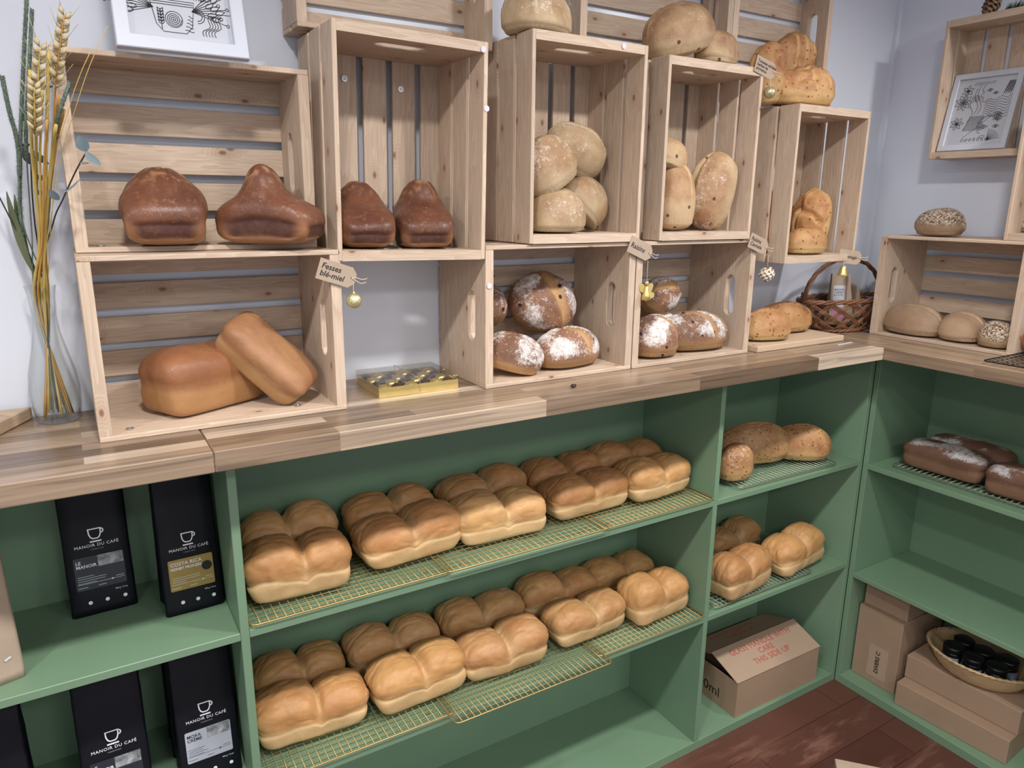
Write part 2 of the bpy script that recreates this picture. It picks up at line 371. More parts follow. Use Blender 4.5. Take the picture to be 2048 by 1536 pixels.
# ------------------------------------------------------------------ setting
HC=1.249; TC=.038
def struct(name,me,mat):
    o=mobj(name,me,mat); o['kind']='structure'; return o
bm=bmesh.new(); box_bm(bm,-3,.012,1.19,2.70,.14,2.72); box_bm(bm,-3,.045,0,2.70,.14,1.19); struct('wall_back',bm_mesh(bm),WALL)
bm=bmesh.new(); box_bm(bm,2.65,-4.2,0,2.80,.14,2.72); struct('wall_right',bm_mesh(bm),WALL)
bm=bmesh.new(); box_bm(bm,-3,-4.2,-.06,2.8,.14,0); struct('floor',bm_mesh(bm),FLOOR)
bm=bmesh.new(); box_bm(bm,-3,-4.2,2.72,2.8,.14,2.80); struct('ceiling',bm_mesh(bm),CEIL)
bm=bmesh.new(); box_bm(bm,2.632,-.002,HC,2.650,.012,2.72); struct('trim_1',bm_mesh(bm),WALL)

# ------------------------------------------------------------------ green shelving
YF=-.286; ZT=HC-TC
def sheared(x0f,x1f,x0b,x1b,yf,yb,z0,z1):
    bm=bmesh.new()
    vs=[bm.verts.new(p) for p in ((x0f,yf,z0),(x1f,yf,z0),(x1b,yb,z0),(x0b,yb,z0),(x0f,yf,z1),(x1f,yf,z1),(x1b,yb,z1),(x0b,yb,z1))]
    for f in ((0,3,2,1),(4,5,6,7),(0,1,5,4),(1,2,6,5),(2,3,7,6),(3,0,4,7)): bm.faces.new([vs[i] for i in f])
    bmesh.ops.bevel(bm,geom=list(bm.edges),offset=.001,segments=1,affect='EDGES')
    return bm_mesh(bm)
u=thing('shelving_unit','long green painted shelving unit under the counter with three open bays','shelving',(0.97,0,0))
def su(name,me,par=u,origin=(0.97,0,0)): return mobj(name,me,GREEN,par,T(*[-c for c in origin]))
XD1,XD2,TD=.3106,1.6242,.0168; XC=2.3052
su('base_board',board(-1.1,YF,.0,XC-.0006,.028,.031))
su('back_panel',board(-1.1,.028,.0,XC-.05,.042,ZT))
su('divider',board(XD1,YF,.0312,XD1+TD,.0278,ZT)); su('divider',board(XD2-TD,YF,.0312,XD2,.0278,ZT))
su('side_panel',sheared(XC-.019,XC-.0006,2.245,2.263,YF,.0278,.0312,ZT)); su('side_panel',board(-1.1,YF,.0312,-1.083,.0278,ZT))
for z in (.8393,.4672):
    su('shelf',board(-1.0828,YF,z-TD,XD1-.0002,.0278,z))
for z in (.8410,.4672):
    su('shelf',board(XD1+TD+.0002,YF,z-TD,XD2-TD-.0002,.0278,z))
    su('shelf',sheared(XD2+.0002,XC-.0192,XD2+.0002,2.2448,YF,.0278,z-TD,z))
v=thing('shelving_unit','green painted shelving unit along the other wall, holding floured loaves and cardboard boxes','shelving',(2.47,-1,0))
def sv(name,me): return su(name,me,v,(2.47,-1,0))
YR=YF-.0006
sv('base_board',board(XC,-2.0,.0,2.640,YR,.031)); sv('back_panel',board(2.640,-2.0,0,2.649,YR,ZT))
sv('side_panel',board(XC,YR-.017,.0312,2.6398,YR,ZT)); sv('side_panel',board(XC,-2.0,.0312,2.6398,-1.983,ZT))
for z in (.8302,.4336): sv('shelf',board(XC,-1.9828,z-TD,2.6398,YR-.0172,z))
# countertops
def counter(name,label,x0,y0,x1,y1,axis,shift):
    me=board(x0,y0,ZT,x1,y1,HC,.0018,axis,shift)
    return tag(mobj(name,me,ACACIA),label,'countertop')
counter('countertop','striped wooden countertop slab under the glass vase and coffee bags',-1.1,-.3795,.2794,.011,0,(3.13,.0115))
counter('countertop','long striped wooden countertop slab carrying the row of bread crates',.2802,-.3795,2.1858,.011,0,(7.61,.0115))
counter('countertop','striped wooden countertop slab along the other wall under the wicker basket',2.1866,-2.0,2.6495,.011,1,(1.1,.0249))

# ------------------------------------------------------------------ crates
def stadium(cx,cy,l,w,n=8):
    p=[]
    for k in range(n+1): a=-PI/2+PI*k/n; p.append((cx+l/2-w/2+math.cos(a)*w/2,cy+math.sin(a)*w/2))
    for k in range(n+1): a=PI/2+PI*k/n; p.append((cx-l/2+w/2+math.cos(a)*w/2,cy+math.sin(a)*w/2))
    return p[::-1]
def end_board(w,d,t):
    """board w long (x) by d deep (y), with a rounded hand hole cut right through"""
    hx_,hy_=w/2,(.066 if d>.15 else d*.55); hl,hw=.115,.034
    angs=sorted(set([2*PI*k/36 for k in range(36)]+[math.atan2(b,a)%(2*PI) for a in (-hx_,w-hx_) for b in (-hy_,d-hy_)]))
    def stad(a):
        c,s_=math.cos(a),math.sin(a); r=hw/2; m_=hl/2-r
        if abs(s_)>1e-9 and abs(c/s_*r)<=m_: k=r/abs(s_); return (hx_+c*k,hy_+s_*k)
        cx_=m_*(1 if c>0 else -1); b=c*cx_; q=b+math.sqrt(max(0,b*b-(cx_*cx_-r*r))); return (hx_+c*q,hy_+s_*q)
    def rec(a):
        c,s_=math.cos(a),math.sin(a); ks=[]
        if abs(c)>1e-9: ks.append(((w-hx_) if c>0 else -hx_)/c)
        if abs(s_)>1e-9: ks.append(((d-hy_) if s_>0 else -hy_)/s_)
        k=min(q for q in ks if q>0); return (hx_+c*k,hy_+s_*k)
    n=len(angs); I=[stad(a) for a in angs]; O=[rec(a) for a in angs]; b=.0016
    def grow(p,e): dx,dy=p[0]-hx_,p[1]-hy_; l=math.hypot(dx,dy); return (p[0]+dx/l*e,p[1]+dy/l*e)
    V=[]
    for z,e in ((t/2,b),(t/2-b,0),(-t/2+b,0),(-t/2,b)): V+=[(*grow(p,e),z) for p in I]
    V+=[(*p,t/2) for p in O]+[(*p,-t/2) for p in O]
    F=[]
    for k in range(n):
        q=(k+1)%n
        for r in range(3): F.append((r*n+k,r*n+q,(r+1)*n+q,(r+1)*n+k))
        F.append((4*n+k,4*n+q,q,k)); F.append((3*n+k,3*n+q,5*n+q,5*n+k)); F.append((5*n+k,5*n+q,4*n+q,4*n+k))
    me=py_mesh(V,F)
    bm=bmesh.new(); bm.from_mesh(me); bmesh.ops.recalc_face_normals(bm,faces=bm.faces); bm.to_mesh(me); bm.free(); me.update()
    uv=me.uv_layers.new(name='UVMap'); _sd[0]+=1; r=random.Random(_sd[0]); ou,ov=r.uniform(0,30),r.uniform(0,30)
    for p in me.polygons:
        for li in p.loop_indices:
            c=me.vertices[me.loops[li].vertex_index].co; uv.data[li].uv=(c.x+ou,c.y+c.z+ov)
    return me
ET,ST=.020,.0095
def crate(label,kind,sx,sz,dp,loc,rot=(0,0,0),nb=5,stickers=(),screws=(),plain_bottom=False):
    """open crate on its side: local x right, z up, opening towards -y (front at y=0, back at y=dp)"""
    t=thing('wooden_crate',label,'crate',loc,rot,'pine bread crates')
    ns=3 if dp>.2 else 2
    sg=.010; sw=(dp-ST-sg*(ns-1))/ns
    if kind=='H':
        for x in (ET/2,sx-ET/2): mobj('end_board',end_board(sz-2*ST,dp-ST,ET),PINE,t,Matrix(((0,0,-1,x),(0,1,0,0),(1,0,0,ST),(0,0,0,1))))
        for z in (0,sz-ST):
            if plain_bottom and z==0: mobj('slat',board(0,-.001,z,sx,dp-ST,z+ST,axis=0),PINE,t); continue
            for k in range(ns):
                y=k*(sw+sg); mobj('slat',board(0,y-(.001 if k==0 else 0),z,sx,y+sw,z+ST,axis=0),PINE,t)
        bw=(sz-.016*(nb-1))/nb
        for k in range(nb): z=k*(bw+.016); mobj('slat',board(0,dp-ST+.0002,z,sx,dp,z+bw,axis=0),PINE,t)
    else:
        for z in (ET/2,sz-ET/2): mobj('end_board',end_board(sx-2*ST,dp-ST,ET),PINE,t,T(ST,0,z))
        for x in (0,sx-ST):
            for k in range(ns):
                y=k*(sw+sg); mobj('slat',board(x,y-(.001 if k==0 else 0),0,x+ST,y+sw,sz,axis=2),PINE,t)
        bw=(sx-.0145*(nb-1))/nb
        for k in range(nb): x=k*(bw+.0145); mobj('slat',board(x,dp-ST+.0002,0,x+bw,dp,sz,axis=2),PINE,t)
    for x,z in stickers: mobj('sticker',lathe([(0,0),(.0062,0),(.0062,.0012),(0,.0012)],16,False),STICK,t,T(x,-.0012,z)@RX(PI/2),'round white felt dot')
    for x,y,z,ax in screws:
        me=lathe([(0,.001),(.002,.0012),(.0028,.0022),(.0066,.0022),(.0066,0),(0,0)],16,False)
        mobj('screw',me,METAL,t,T(x,y,z)@(RX(PI/2) if ax=='y' else Matrix()),'bright metal screw head')
    return t
YC=-.236
TT=HC+.323
crate('wide pine crate on the countertop holding two leaning pan loaves','H',.445,.3225,.240,(.1175,YC,HC+.0003),plain_bottom=True,screws=[(.05,.03,ST+.0004,'z'),(.355,.035,ST+.0004,'z')])
crate('wide pine crate stacked under the white framed drawing, holding two dark brioche loaves','H',.420,.333,.157,(.1200,-.165,TT+.0002),screws=[(.04,.03,ST+.0004,'z')])
crate('upright pine crate on the wall beside the framed drawing, with two dark knobbed loaves','T',.328,.438,.224,(.5585,YC,1.5495),(0,R(1.1),0),
   stickers=[(.316,.423),(.3255,.31)],screws=[(at(683,157,'y',-.008).x-.5585-.006,.2132,at(683,157,'y',-.008).z-1.5495,'y'),(at(795,176,'y',-.008).x-.5585-.006,.2132,at(795,176,'y',-.008).z-1.5495,'y')])
crate('wide pine crate on the countertop with big dark floured raisin boules','H',.4285,.3225,.240,(.8905,YC+.004,HC+.0003),stickers=[(.009,.235)],plain_bottom=True)
crate('wide pine crate on the countertop with raisin loaves and a gold angel at its edge','H',.4325,.3225,.240,(1.3228,YC+.004,HC+.0003),plain_bottom=True)
crate('upright pine crate packed with four pale country loaves','T',.320,.446,.222,(.999,-.240,TT+.0016),stickers=[(.246,.437)])
crate('upright pine crate with a tall floured batard and raisin breads, below the biggest batard','T',.329,.434,.222,(1.385,-.240,TT+.0016))
crate('upright pine crate near the room corner with orange tomato breads','T',.321,.434,.222,(1.868,-.240,1.4995))
crate('shallow pine crate on the wall above the upright crate with dark loaves','H',.438,.3225,.108,(.544,-.1,1.9945))
crate('shallow pine crate on the wall behind the pale green boule','H',.512,.3225,.108,(1.2235,-.1,2.0216))
crate('shallow pine crate on the wall behind the stacked tomato loaves','H',.415,.3225,.108,(1.7375,-.1,2.0096))
crate('wide pine crate on the side countertop holding plain and oat loaves','H',.442,.3225,.245,(2.377,-.204,HC+.0003),(0,0,-PI/2),plain_bottom=True)
crate('pine crate hung on the side wall with a framed drawing inside','T',.335,.408,.127,(2.520,-.236,1.8115),(0,0,-PI/2))
crate('upright pine crate standing on the oat loaf crate at the edge of the photo','T',.325,.44,.245,(2.380,-.567,TT+.0008),(0,0,-PI/2))

# ------------------------------------------------------------------ bread shapes
def cubesphere(n):
    V=[];F=[];idx={}
    def vid(p):
        k=tuple(round(c*1e5) for c in p)
        if k not in idx: idx[k]=len(V); V.append(p)
        return idx[k]
    tn=lambda a:math.tan(a*PI/4)
    for ax in range(3):
        for s in (-1,1):
            for i in range(n):
                for j in range(n):
                    q=[]
                    for a,b in ((i,j),(i+1,j),(i+1,j+1),(i,j+1)):
                        p=[0,0,0]; p[ax]=s; p[(ax+1)%3]=tn(2*a/n-1); p[(ax+2)%3]=tn(2*b/n-1); q.append(vid(tuple(p)))
                    F.append(q if s>0 else q[::-1])
    return [Vector(v).normalized() for v in V],F
_CS={}
def cs(n):
    if n not in _CS: _CS[n]=cubesphere(n)
    return _CS[n]
def sup(d,p):
    s=(abs(d.x)**p+abs(d.y)**p+abs(d.z)**p)**(-1/p); return d*s
def nz(p,s,o): return noise.noise(Vector((p[0]*s+o,p[1]*s-o*.7,p[2]*s+o*1.3)))
def wrinkle(p,s,o):
    a=noise.noise(Vector((p[0]*s+o,p[1]*s*1.6,p[2]*s*.7+o))); return -max(0,1-abs(a)*7)
def build(fn,n=22):
    V,F=cs(n); co=[];attr={'crust':[],'flour':[],'dark':[],'slash':[]}
    for d in V:
        p,a=fn(d); co.append(p)
        for k in attr: attr[k].append(max(0,min(1,a.get(k,1 if k=='crust' else 0))))
    zmin=min(p[2] for p in co)
    me=py_mesh([(p[0],p[1],p[2]-zmin) for p in co],F,True)
    for k,v in attr.items(): me.attributes.new(k,'FLOAT','POINT').data.foreach_set('value',v)
    return me
def pan_double(Lx,W,H,sd,split=.0):
    r=random.Random(sd); h1=r.uniform(.92,1.06); h2=r.uniform(.92,1.06); mid=r.uniform(-.04,.04)*Lx; rag=r.uniform(.5,1.4); line=r.uniform(.40,.50); hue=r.uniform(-.2,.22)
    tw=r.uniform(-.08,.08)
    def fn(d):
        q=sup(d,4.4+3.6*sstep(.05,-.45,d.z)); x=q.x*Lx/2; y=q.y*W/2; t=(q.z+1)/2
        t0=t; line_=line+.07*nz((x,y,0),17,sd+50)+.03*nz((x,y,0),45,sd+51); xm=x-mid; hw=(Lx/2-mid) if xm>0 else (Lx/2+mid)
        e=(abs(xm)-hw*.5)/(hw*.56); D=math.sqrt(max(0.0,1-min(1,e*e)))
        yy=max(0,1-(q.y*.92)**2)
        cre=math.exp(-(xm/(.0095))**2)
        top=H*((.71+.29*D*(.45+.55*yy))*(h1 if xm<0 else h2))-cre*.011
        z=t*top
        up=sstep(line-.05,line+.22,t)
        sc_=.915+.085*sstep(0,.45,t)+.045*up-.03*sstep(.85,1,t)
        ln=math.exp(-((t-line_)/.035)**2)
        side=1 if abs(q.z)<.92 else 0
        sc_-=.022*ln*side*rag
        x*=sc_; y*=sc_*(1-.085*cre*up)
        n=.0055*nz((x,y,z),11,sd)+.0026*nz((x,y,z),30,sd+5)+.0026*wrinkle((x,y,z),14,sd)*up+.0019*wrinkle((x,y,z),27,sd+9)*up+.0012*wrinkle((x,y,z),48,sd+19)*up
        p=Vector((x+tw*z*.4,y,z)); p+=Vector((d.x,d.y,d.z))*n*(1 if t>.06 else .2)
        c=sstep(line_-.10,line_+.13,t+.16*nz((x,y,z),13,sd+3)+.06*nz((x,y,z),40,sd))*(.72+.28*D+.25*nz((x,y,z),16,sd+31)+hue)-.34*cre*up-.25*ln*side
        m_=.20+.34*nz((x,y,z),18,sd+41)+.16*nz((x,y,z),55,sd); return p,{'crust':max(c,m_*(1-c))-.45*ln*side*(.4+.6*rag*.7)}
    return build(fn,32)
def pan_single(Lx,W,H,sd,taper=.06,dome=.22,flour=0,crustlow=.25):
    def fn(d):
        q=sup(d,4.6+3.4*sstep(.1,-.45,d.z)); x=q.x*Lx/2; y=q.y*W/2; t=(q.z+1)/2
        top=H*(1-dome+dome*math.sqrt(max(0,1-(q.x*.9)**4))*math.sqrt(max(0,1-(q.y*.93)**2)))
        z=t*top; up=sstep(.45,.72,t)
        s=1-taper+taper*sstep(0,.5,t)+.045*up-.02*sstep(.9,1,t); ln=math.exp(-((t-.60-.05*nz((x,y,0),16,sd))/.05)**2)*(1 if abs(q.z)<.93 else 0)*(.5+.5*nz((x,y,0),20,sd+1))
        s-=.012*ln
        x*=s;y*=s
        n=.0045*nz((x,y,z),9,sd)+.002*nz((x,y,z),26,sd+3)+.0012*wrinkle((x,y,z),15,sd)*up
        p=Vector((x,y,z))+d*n*(1 if t>.06 else .2)
        c=sstep(.42,.62,t+.08*nz((x,y,z),12,sd)); fl=0
        if flour: fl=flour*sstep(.72,.95,t)*sstep(-.25,.35,nz((x*.6,y,z),22,sd+8))
        return p,{'crust':crustlow+(1-crustlow)*c-.35*ln,'flour':fl}
    return build(fn,24)
def pan_knob(Lx,W,Hb,Hk,x0,sx,sy,sd,patches=(1,1,1,1)):
    """loaf baked in a lidded tin: body with dark tin marks and a risen knob on top"""
    def fn(d):
        q=sup(d,3.9); x=q.x*Lx/2; y=q.y*W/2; t=(q.z+1)/2
        fall=max(0,1-((x-x0*.4)/(Lx*.56))**2)
        top=Hb*(.62+.38*fall*(1-.22*q.y**2))
        g=math.exp(-(((x-x0)/sx)**2+(y/sy)**2)**1.7)
        z=t*top+Hk*g*sstep(.40,1,t)
        s=.95+.05*sstep(0,.4,t)-.03*sstep(.8,1,t); x*=s; y*=s
        n=.0058*nz((x,y,z),9,sd)+.0024*nz((x,y,z),28,sd)+.0030*wrinkle((x,y,z),26,sd)*g+.0022*nz((x,y,z),70,sd)*g
        dk=0
        tb=math.exp(-max(0,abs(t-.36+.10*(q.x*q.y)**2)-.13)**2/.006)*(1 if t<.78 else 0)
        wob=.08*nz((x,y,z),18,sd+2)
        for k,(a,bq,on) in enumerate(((q.y,q.x,patches[0] if q.y<0 else patches[1]),(q.x,q.y,patches[2] if q.x<0 else patches[3]))):
            if on and abs(a)>.86: dk=max(dk,tb*sstep(.86,.93,abs(a))*sstep(.80,.50,abs(bq)+wob))
        p=Vector((x,y,z))+d*n*(1 if t>.05 else .2)-Vector((q.x*(abs(q.x)>.9),q.y*(abs(q.y)>.9),0))*.006*dk
        c=sstep(.0,.62,t+wob*1.5); edge=sstep(.70,.90,abs(q.x))*sstep(.70,.90,abs(q.y))*(.5+.5*sstep(.9,.4,t))
        return p,{'crust':.22+.78*c-.45*edge,'dark':dk*.95,'slash':g*sstep(.05,.4,nz((x,y,z),75,sd))*.9}
    return build(fn,30)
def oval(Lx,W,H,sd,cuts=(),flour=0,ex=2.25,lump=.007,flat_=.42,crust=None,pale_low=.5,folds=0,oat=0,depth=.010,bend=0):
    """hearth bread: dome on a flattened base; cuts=(offset, angle, half width) slashes across the top"""
    def fn(d):
        q=sup(d,ex); x=q.x*Lx/2; y=q.y*W/2; z=q.z*(H*(1-flat_*.5))
        if q.z<0: z=q.z*H*flat_*.5*min(1,1.0)
        else: z=q.z*H*(1-flat_*.5)
        if q.z<-.5: z=-H*flat_*.5*(.5+.5*min(1,(-q.z)*1.0))*1.0
        t=(q.z+1)/2; sl=0;rim=0
        up=sstep(.45,.75,t)
        for o,a,w in cuts:
            dd=(x*math.sin(a)+y*math.cos(a))-o; al=(x*math.cos(a)-y*math.sin(a))/(Lx/2)
            w_=w*max(.05,1-al*al*.9)*(1+.3*nz((x,y,z),40,sd))
            k=math.exp(-(dd/w_)**4)*up; sl=max(sl,k); rim=max(rim,math.exp(-((abs(dd)-w_*1.25)/(.006))**2)*up)
        n=lump*nz((x,y,z),8,sd)+lump*.35*nz((x,y,z),22,sd+4)-depth*.6*sl+depth*.45*rim
        if folds: n+=folds*wrinkle((x,y*1.4,z),9,sd+11)*up*1.2+folds*.5*nz((x,y,z),30,sd+2)
        p=Vector((x,y+bend*(x/(Lx/2))**2,z))+d*n*(1 if t>.25 else .25)
        c=pale_low+(1-pale_low)*sstep(.30,.62,t+.12*nz((x,y,z),10,sd+1))
        fl=0
        if flour: fl=flour*sstep(.38,.66,t)*(1-.95*sl)*(.35+.65*sstep(-.22,.25,nz((x,y,z),15,sd+6)))
        if oat: fl=oat*sstep(.42,.62,t+.15*nz((x,y,z),20,sd))
        return p,{'crust':c,'flour':fl,'slash':sl}
    return build(fn,28)
def bread(name,label,cat,me,mat,loc,rot=(0,0,0),group=None):
    o=mobj(name,me,mat); o.location=loc; o.rotation_euler=rot; return tag(o,label,cat,group)
def rest(o,z):
    """lower or raise a bread so that its lowest point touches z"""
    mw=Matrix.LocRotScale(o.location,o.rotation_euler,None)
    zm=min((mw@v.co).z for v in o.data.vertices); o.location.z+=z-zm
def spot(bb,b,z,box=False):
    """centre, half length and height of a bread seen in photo box bb with half depth b standing on height z"""
    u0,v0,u1,v1=bb; um=(u0+u1)/2
    yf=at(um,v1-2,'z',z).y; yc=yf+b
    vm=(v0+v1)/2; xa=at(u0,vm,'y',yc).x; xb=at(u1,vm,'y',yc).x; xc=(xa+xb)/2; hw=(xb-xa)/2
    tn=abs((xc-CAM.x)/(yc-CAM.y)); a=hw-b*tn*.8 if box else math.sqrt(max(.0004,hw*hw-(b*tn)**2))
    return xc,yc,max(a,.02),at(um,v0,'y',yc).z-z

# ---- milk loaves on the two wire-racked shelves
ordn=['first','second','third','fourth','fifth']
def domes(a,b,yc): 
    p=at(a[0],a[1],'y',yc); q=at(b[0],b[1],'y',yc); return p,q
rows=[('upper',.841,[((497,1218),(725,1180),1050,660),((733,1160),(935,1095),1002,870),((922,1103),(1110,1065),970,1050),((1113,1055),(1265,1010),942,1190),((1268,1017),(1412,975),903,1350)],
        [((525,1028),(620,1005)),((730,985),(822,966)),((915,946),(1010,929)),((1085,910),(1160,903)),((1230,885),(1300,870))]),
      ('lower',.4672,[((520,1528),(750,1440),1342,690),((757,1452),(945,1375),1283,880),((930,1378),(1110,1325),1231,1060),((1117,1310),(1265,1255),1177,1210),((1268,1260),(1400,1222),1131,1345)],
        [((545,1315),(640,1287)),((735,1255),(830,1224)),((915,1200),(1000,1180)),((1075,1150),(1150,1134)),((1220,1115),(1290,1093))])]
RKZ=.0135
sd=100
for nm,zs,fr,bk in rows:
    zr=zs+RKZ
    for i,(pl,prr,vt,ut) in enumerate(fr):
        sd+=1
        p=at(*pl,'z',zr); q=at(*prr,'z',zr); xl,xr=p.x,q.x
        if i==0: xl=max(xl,.338)
        xr=min(xr,1.597); Lx=xr-xl; yc=(p.y+q.y)/2+.063
        ztop=at(ut,vt,'y',yc).z; H=min(.150,ztop-zr)
        o=bread('milk_loaf',f'two-domed golden loaf, front row of the {nm} brass racks, {ordn[i]} from the coffee bags','bread',pan_double(Lx*.952,.120,H,sd),B_MILK,((xl+xr)/2,yc,zr),(0,0,R([-4,3,-3,2,3][i])),f'two-domed loaves on the {nm} racks')
    for i,(a,b) in enumerate(bk):
        sd+=1; yc=-.042
        p,q=domes(a,b,yc); Lx=min(.262,max(.225,(q.x-p.x)*1.95)); xc=(p.x+q.x)/2
        xc=max(xc,.336+Lx/2); xc=min(xc,1.6-Lx/2)
        H=min(.150,(p.z+q.z)/2-zr)
        bread('milk_loaf',f'two-domed golden loaf, back row of the {nm} brass racks, {ordn[i]} from the coffee bags','bread',pan_double(Lx*.945,.110,H,sd),B_MILK,(xc,yc,zr),(0,0,R(rnd.uniform(-3,3))),f'two-domed loaves on the {nm} racks')
# corner bay, lower shelf: four milk loaves
z=.4672+RKZ
for i,(bb,b,lab) in enumerate([((1400,1088,1540,1205),.058,'shiny two-domed loaf at the rack front beside the green divider, above the glass carton'),
    ((1510,1050,1645,1165),.058,'shiny two-domed loaf at the rack front near the room corner, above the glass carton'),
    ((1395,1060,1480,1120),.055,'two-domed loaf half hidden behind the green divider above the glass carton'),
    ((1440,1025,1560,1100),.055,'two-domed loaf at the back of the corner bay above the glass carton')]):
    if i<2:
        x,y,a,H=spot(bb,b,z,True); y=(-.226,-.208)[i]; xr=at((1538,1641)[i],(1150,1110)[i],'y',y).x-.030; a=(.118,.130)[i]; x=xr-a
        if x-a<1.63: a=(xr-1.63)/2; x=xr-a
        H=at((bb[0]+bb[2])/2+20,bb[1]+6,'y',y).z-z
        rz=8
    else:
        y=-.048; x=(1.738,1.968)[i-2]; a=(.100,.116)[i-2]; H=at((1450,1515)[i-2],(1052,1030)[i-2],'y',y).z-z; rz=2
    bread('milk_loaf',lab,'bread',pan_double(2*a,2*b,min(.145,max(H,.118)),300+i),B_MILK,(x,y,z),(0,0,R(rz)),'two-domed loaves in the corner bay')

# ---- dark brioche with knobs
ZS=TT+ST+.0012
def knob(label,bb,Lx,W,Hb,x0,sx,sy,rz,sdd,yc,z,pt=(1,1,1,1),xs=0,xc=None):
    u0,v0,u1,v1=bb; um=(u0+u1)/2; xa=at(u0,(v0+v1)/2,'y',yc).x; xb=at(u1,(v0+v1)/2,'y',yc).x
    Ht=at(um,v0,'y',yc).z-z
    return bread('knobbed_brioche',label,'bread',pan_knob(Lx,W,Hb,Ht-Hb*.97,x0,sx,sy,sdd,pt),B_DARK,(xc or (xa+xb)/2+xs,yc,z),(0,0,R(rz)),'dark knobbed brioche loaves')
knob('dark brown brioche with a broad domed top, beside the wheat stalks',(234,341,418,490),.185,.142,.112,.010,.055,.055,84,11,-.130,ZS)
knob('long dark brown brioche with a tall knob, against the crate end board',(412,336,652,492),.195,.122,.100,-.012,.037,.045,-36,12,-.184,ZS,xs=.004)
zt1=1.5495+ET+.0012
knob('dark brown brioche with a scorched end in the upright crate, beside the slatted side',(664,366,814,499),.185,.122,.098,.033,.036,.046,80,13,-.125,zt1-.0022,xc=.650)
knob('dark brown brioche whose knob has a torn flap, next to two white felt dots',(788,362,938,498),.180,.124,.094,.026,.038,.048,74,14,-.128,zt1-.0048,xc=.789)

# ---- pan loaves in the low crate
zl=HC+ST+.0016
E1=bread('pan_loaf','brown honey pan loaf lying flat in the low crate under a golden loaf','bread',pan_single(.225,.124,.126,21,crustlow=.30),B_HONEY,(.316,-.1035,zl),(0,0,R(27)))
F1=bread('pan_loaf','golden pan loaf leaning tilted over the brown honey loaf','bread',pan_single(.198,.102,.082,22,dome=.14,crustlow=.30),B_GOLD,(0,0,0),(0,0,0))
_X=Vector((.115,-.06,-.125)).normalized(); _n=Vector((.36,-.62,.70)); _n=(_n-_X*_n.dot(_X)).normalized(); _Y=_n.cross(_X)
F1.rotation_euler=Matrix((_X,_Y,_n)).transposed().to_euler(); F1.location=Vector((.434,-.150,1.325))-_n*.044
rest(F1,zl)

# ---- pale country loaves
zt2=TT+.0016+ET+.001
def hearth(name,label,bb,b,z,mat,sdd,rz=0,xs=0,ys=0,zf=None,rot=None,grp=None,aL=None,Hs=1.0,yabs=None,**kw):
    x,y,a,H=spot(bb,b,z)
    if yabs is not None:
        y=yabs; u0,v0,u1,v1=bb; xa=at(u0,(v0+v1)/2,'y',y).x; xb=at(u1,(v0+v1)/2,'y',y).x; x=(xa+xb)/2; hw=(xb-xa)/2
        tn=abs((x-CAM.x)/(y-CAM.y)); a=math.sqrt(max(.0009,hw*hw-(b*tn)**2)); H=at((u0+u1)/2,v0,'y',y).z-z
    if aL: a=aL
    o=bread(name,label,'bread',oval(2*a,2*b,H*Hs,sdd,**kw),mat,(x+xs,y+ys,z),rot or (0,0,R(rz)),grp)
    return o
G='pale country loaves in the upright crate'
hearth('country_loaf','pale flour-dusted oval loaf at the front floor of the crate with four pale loaves',(1050,378,1167,466),.062,zt2,B_PALE,31,rz=-8,grp=G,yabs=-.165,flour=.25,cuts=((.015,.2,.008),))
def ball(name,label,bb,yc,dy,mat,sdd,rot,grp=None,**kw):
    """bread piled on others: centre from the photo box on plane y=yc, depth dy"""
    u0,v0,u1,v1=bb; p=at((u0+u1)/2,(v0+v1)/2,'y',yc); a=at(u0,(v0+v1)/2,'y',yc).x; b=at(u1,(v0+v1)/2,'y',yc).x
    c=at((u0+u1)/2,v0,'y',yc).z; d=at((u0+u1)/2,v1,'y',yc).z
    hw=(b-a)/2; tn=abs((p.x-CAM.x)/(p.y-CAM.y)); sx=math.sqrt(max(.0009,hw*hw-(dy/2*tn)**2)) 
    size=kw.pop('size',None) or (2*sx,dy,c-d); fl_=kw.pop('floor',None)
    me=oval(*size,sdd,**kw)
    # centre the mesh on its middle
    zc=max(v.co.z for v in me.vertices)/2
    for v in me.vertices: v.co.z-=zc
    o=bread(name,label,'bread',me,mat,p,tuple(R(r) for r in rot),grp)
    if fl_: rest(o,fl_)
    return o
ball('country_loaf','pale country loaf on its side, piled against the slats beside the front floor loaf',(1112,338,1228,458),-.122,.12,B_PALE,32,(0,38,0),G,size=(.148,.110,.100),flour=.25,flat_=.6,cuts=((.0,.1,.007),))
ball('country_loaf','brownish floured country loaf tilted on top, cut off by the crate edge',(1032,268,1146,388),-.150,.11,B_PALE,33,(0,-32,8),G,size=(.150,.115,.125),flour=.35,flat_=.6)
ball('country_loaf','rounded pale country loaf with a slash, topmost at the back of the pile of four',(1085,250,1212,347),-.104,.12,B_PALE,34,(20,18,0),G,size=(.165,.12,.115),flour=.2,flat_=.8,cuts=((-.012,.3,.010),))
zb=TT+.0016+.446+.0006
hearth('country_boule','big pale greenish boule with a cracked top, on the upright crate of pale loaves',(998,-22,1146,76),.068,zb,B_PALE,35,rz=20,yabs=-.172,flour=.3,cuts=((.0,.5,.016),(.02,-.9,.010)),depth=.013)
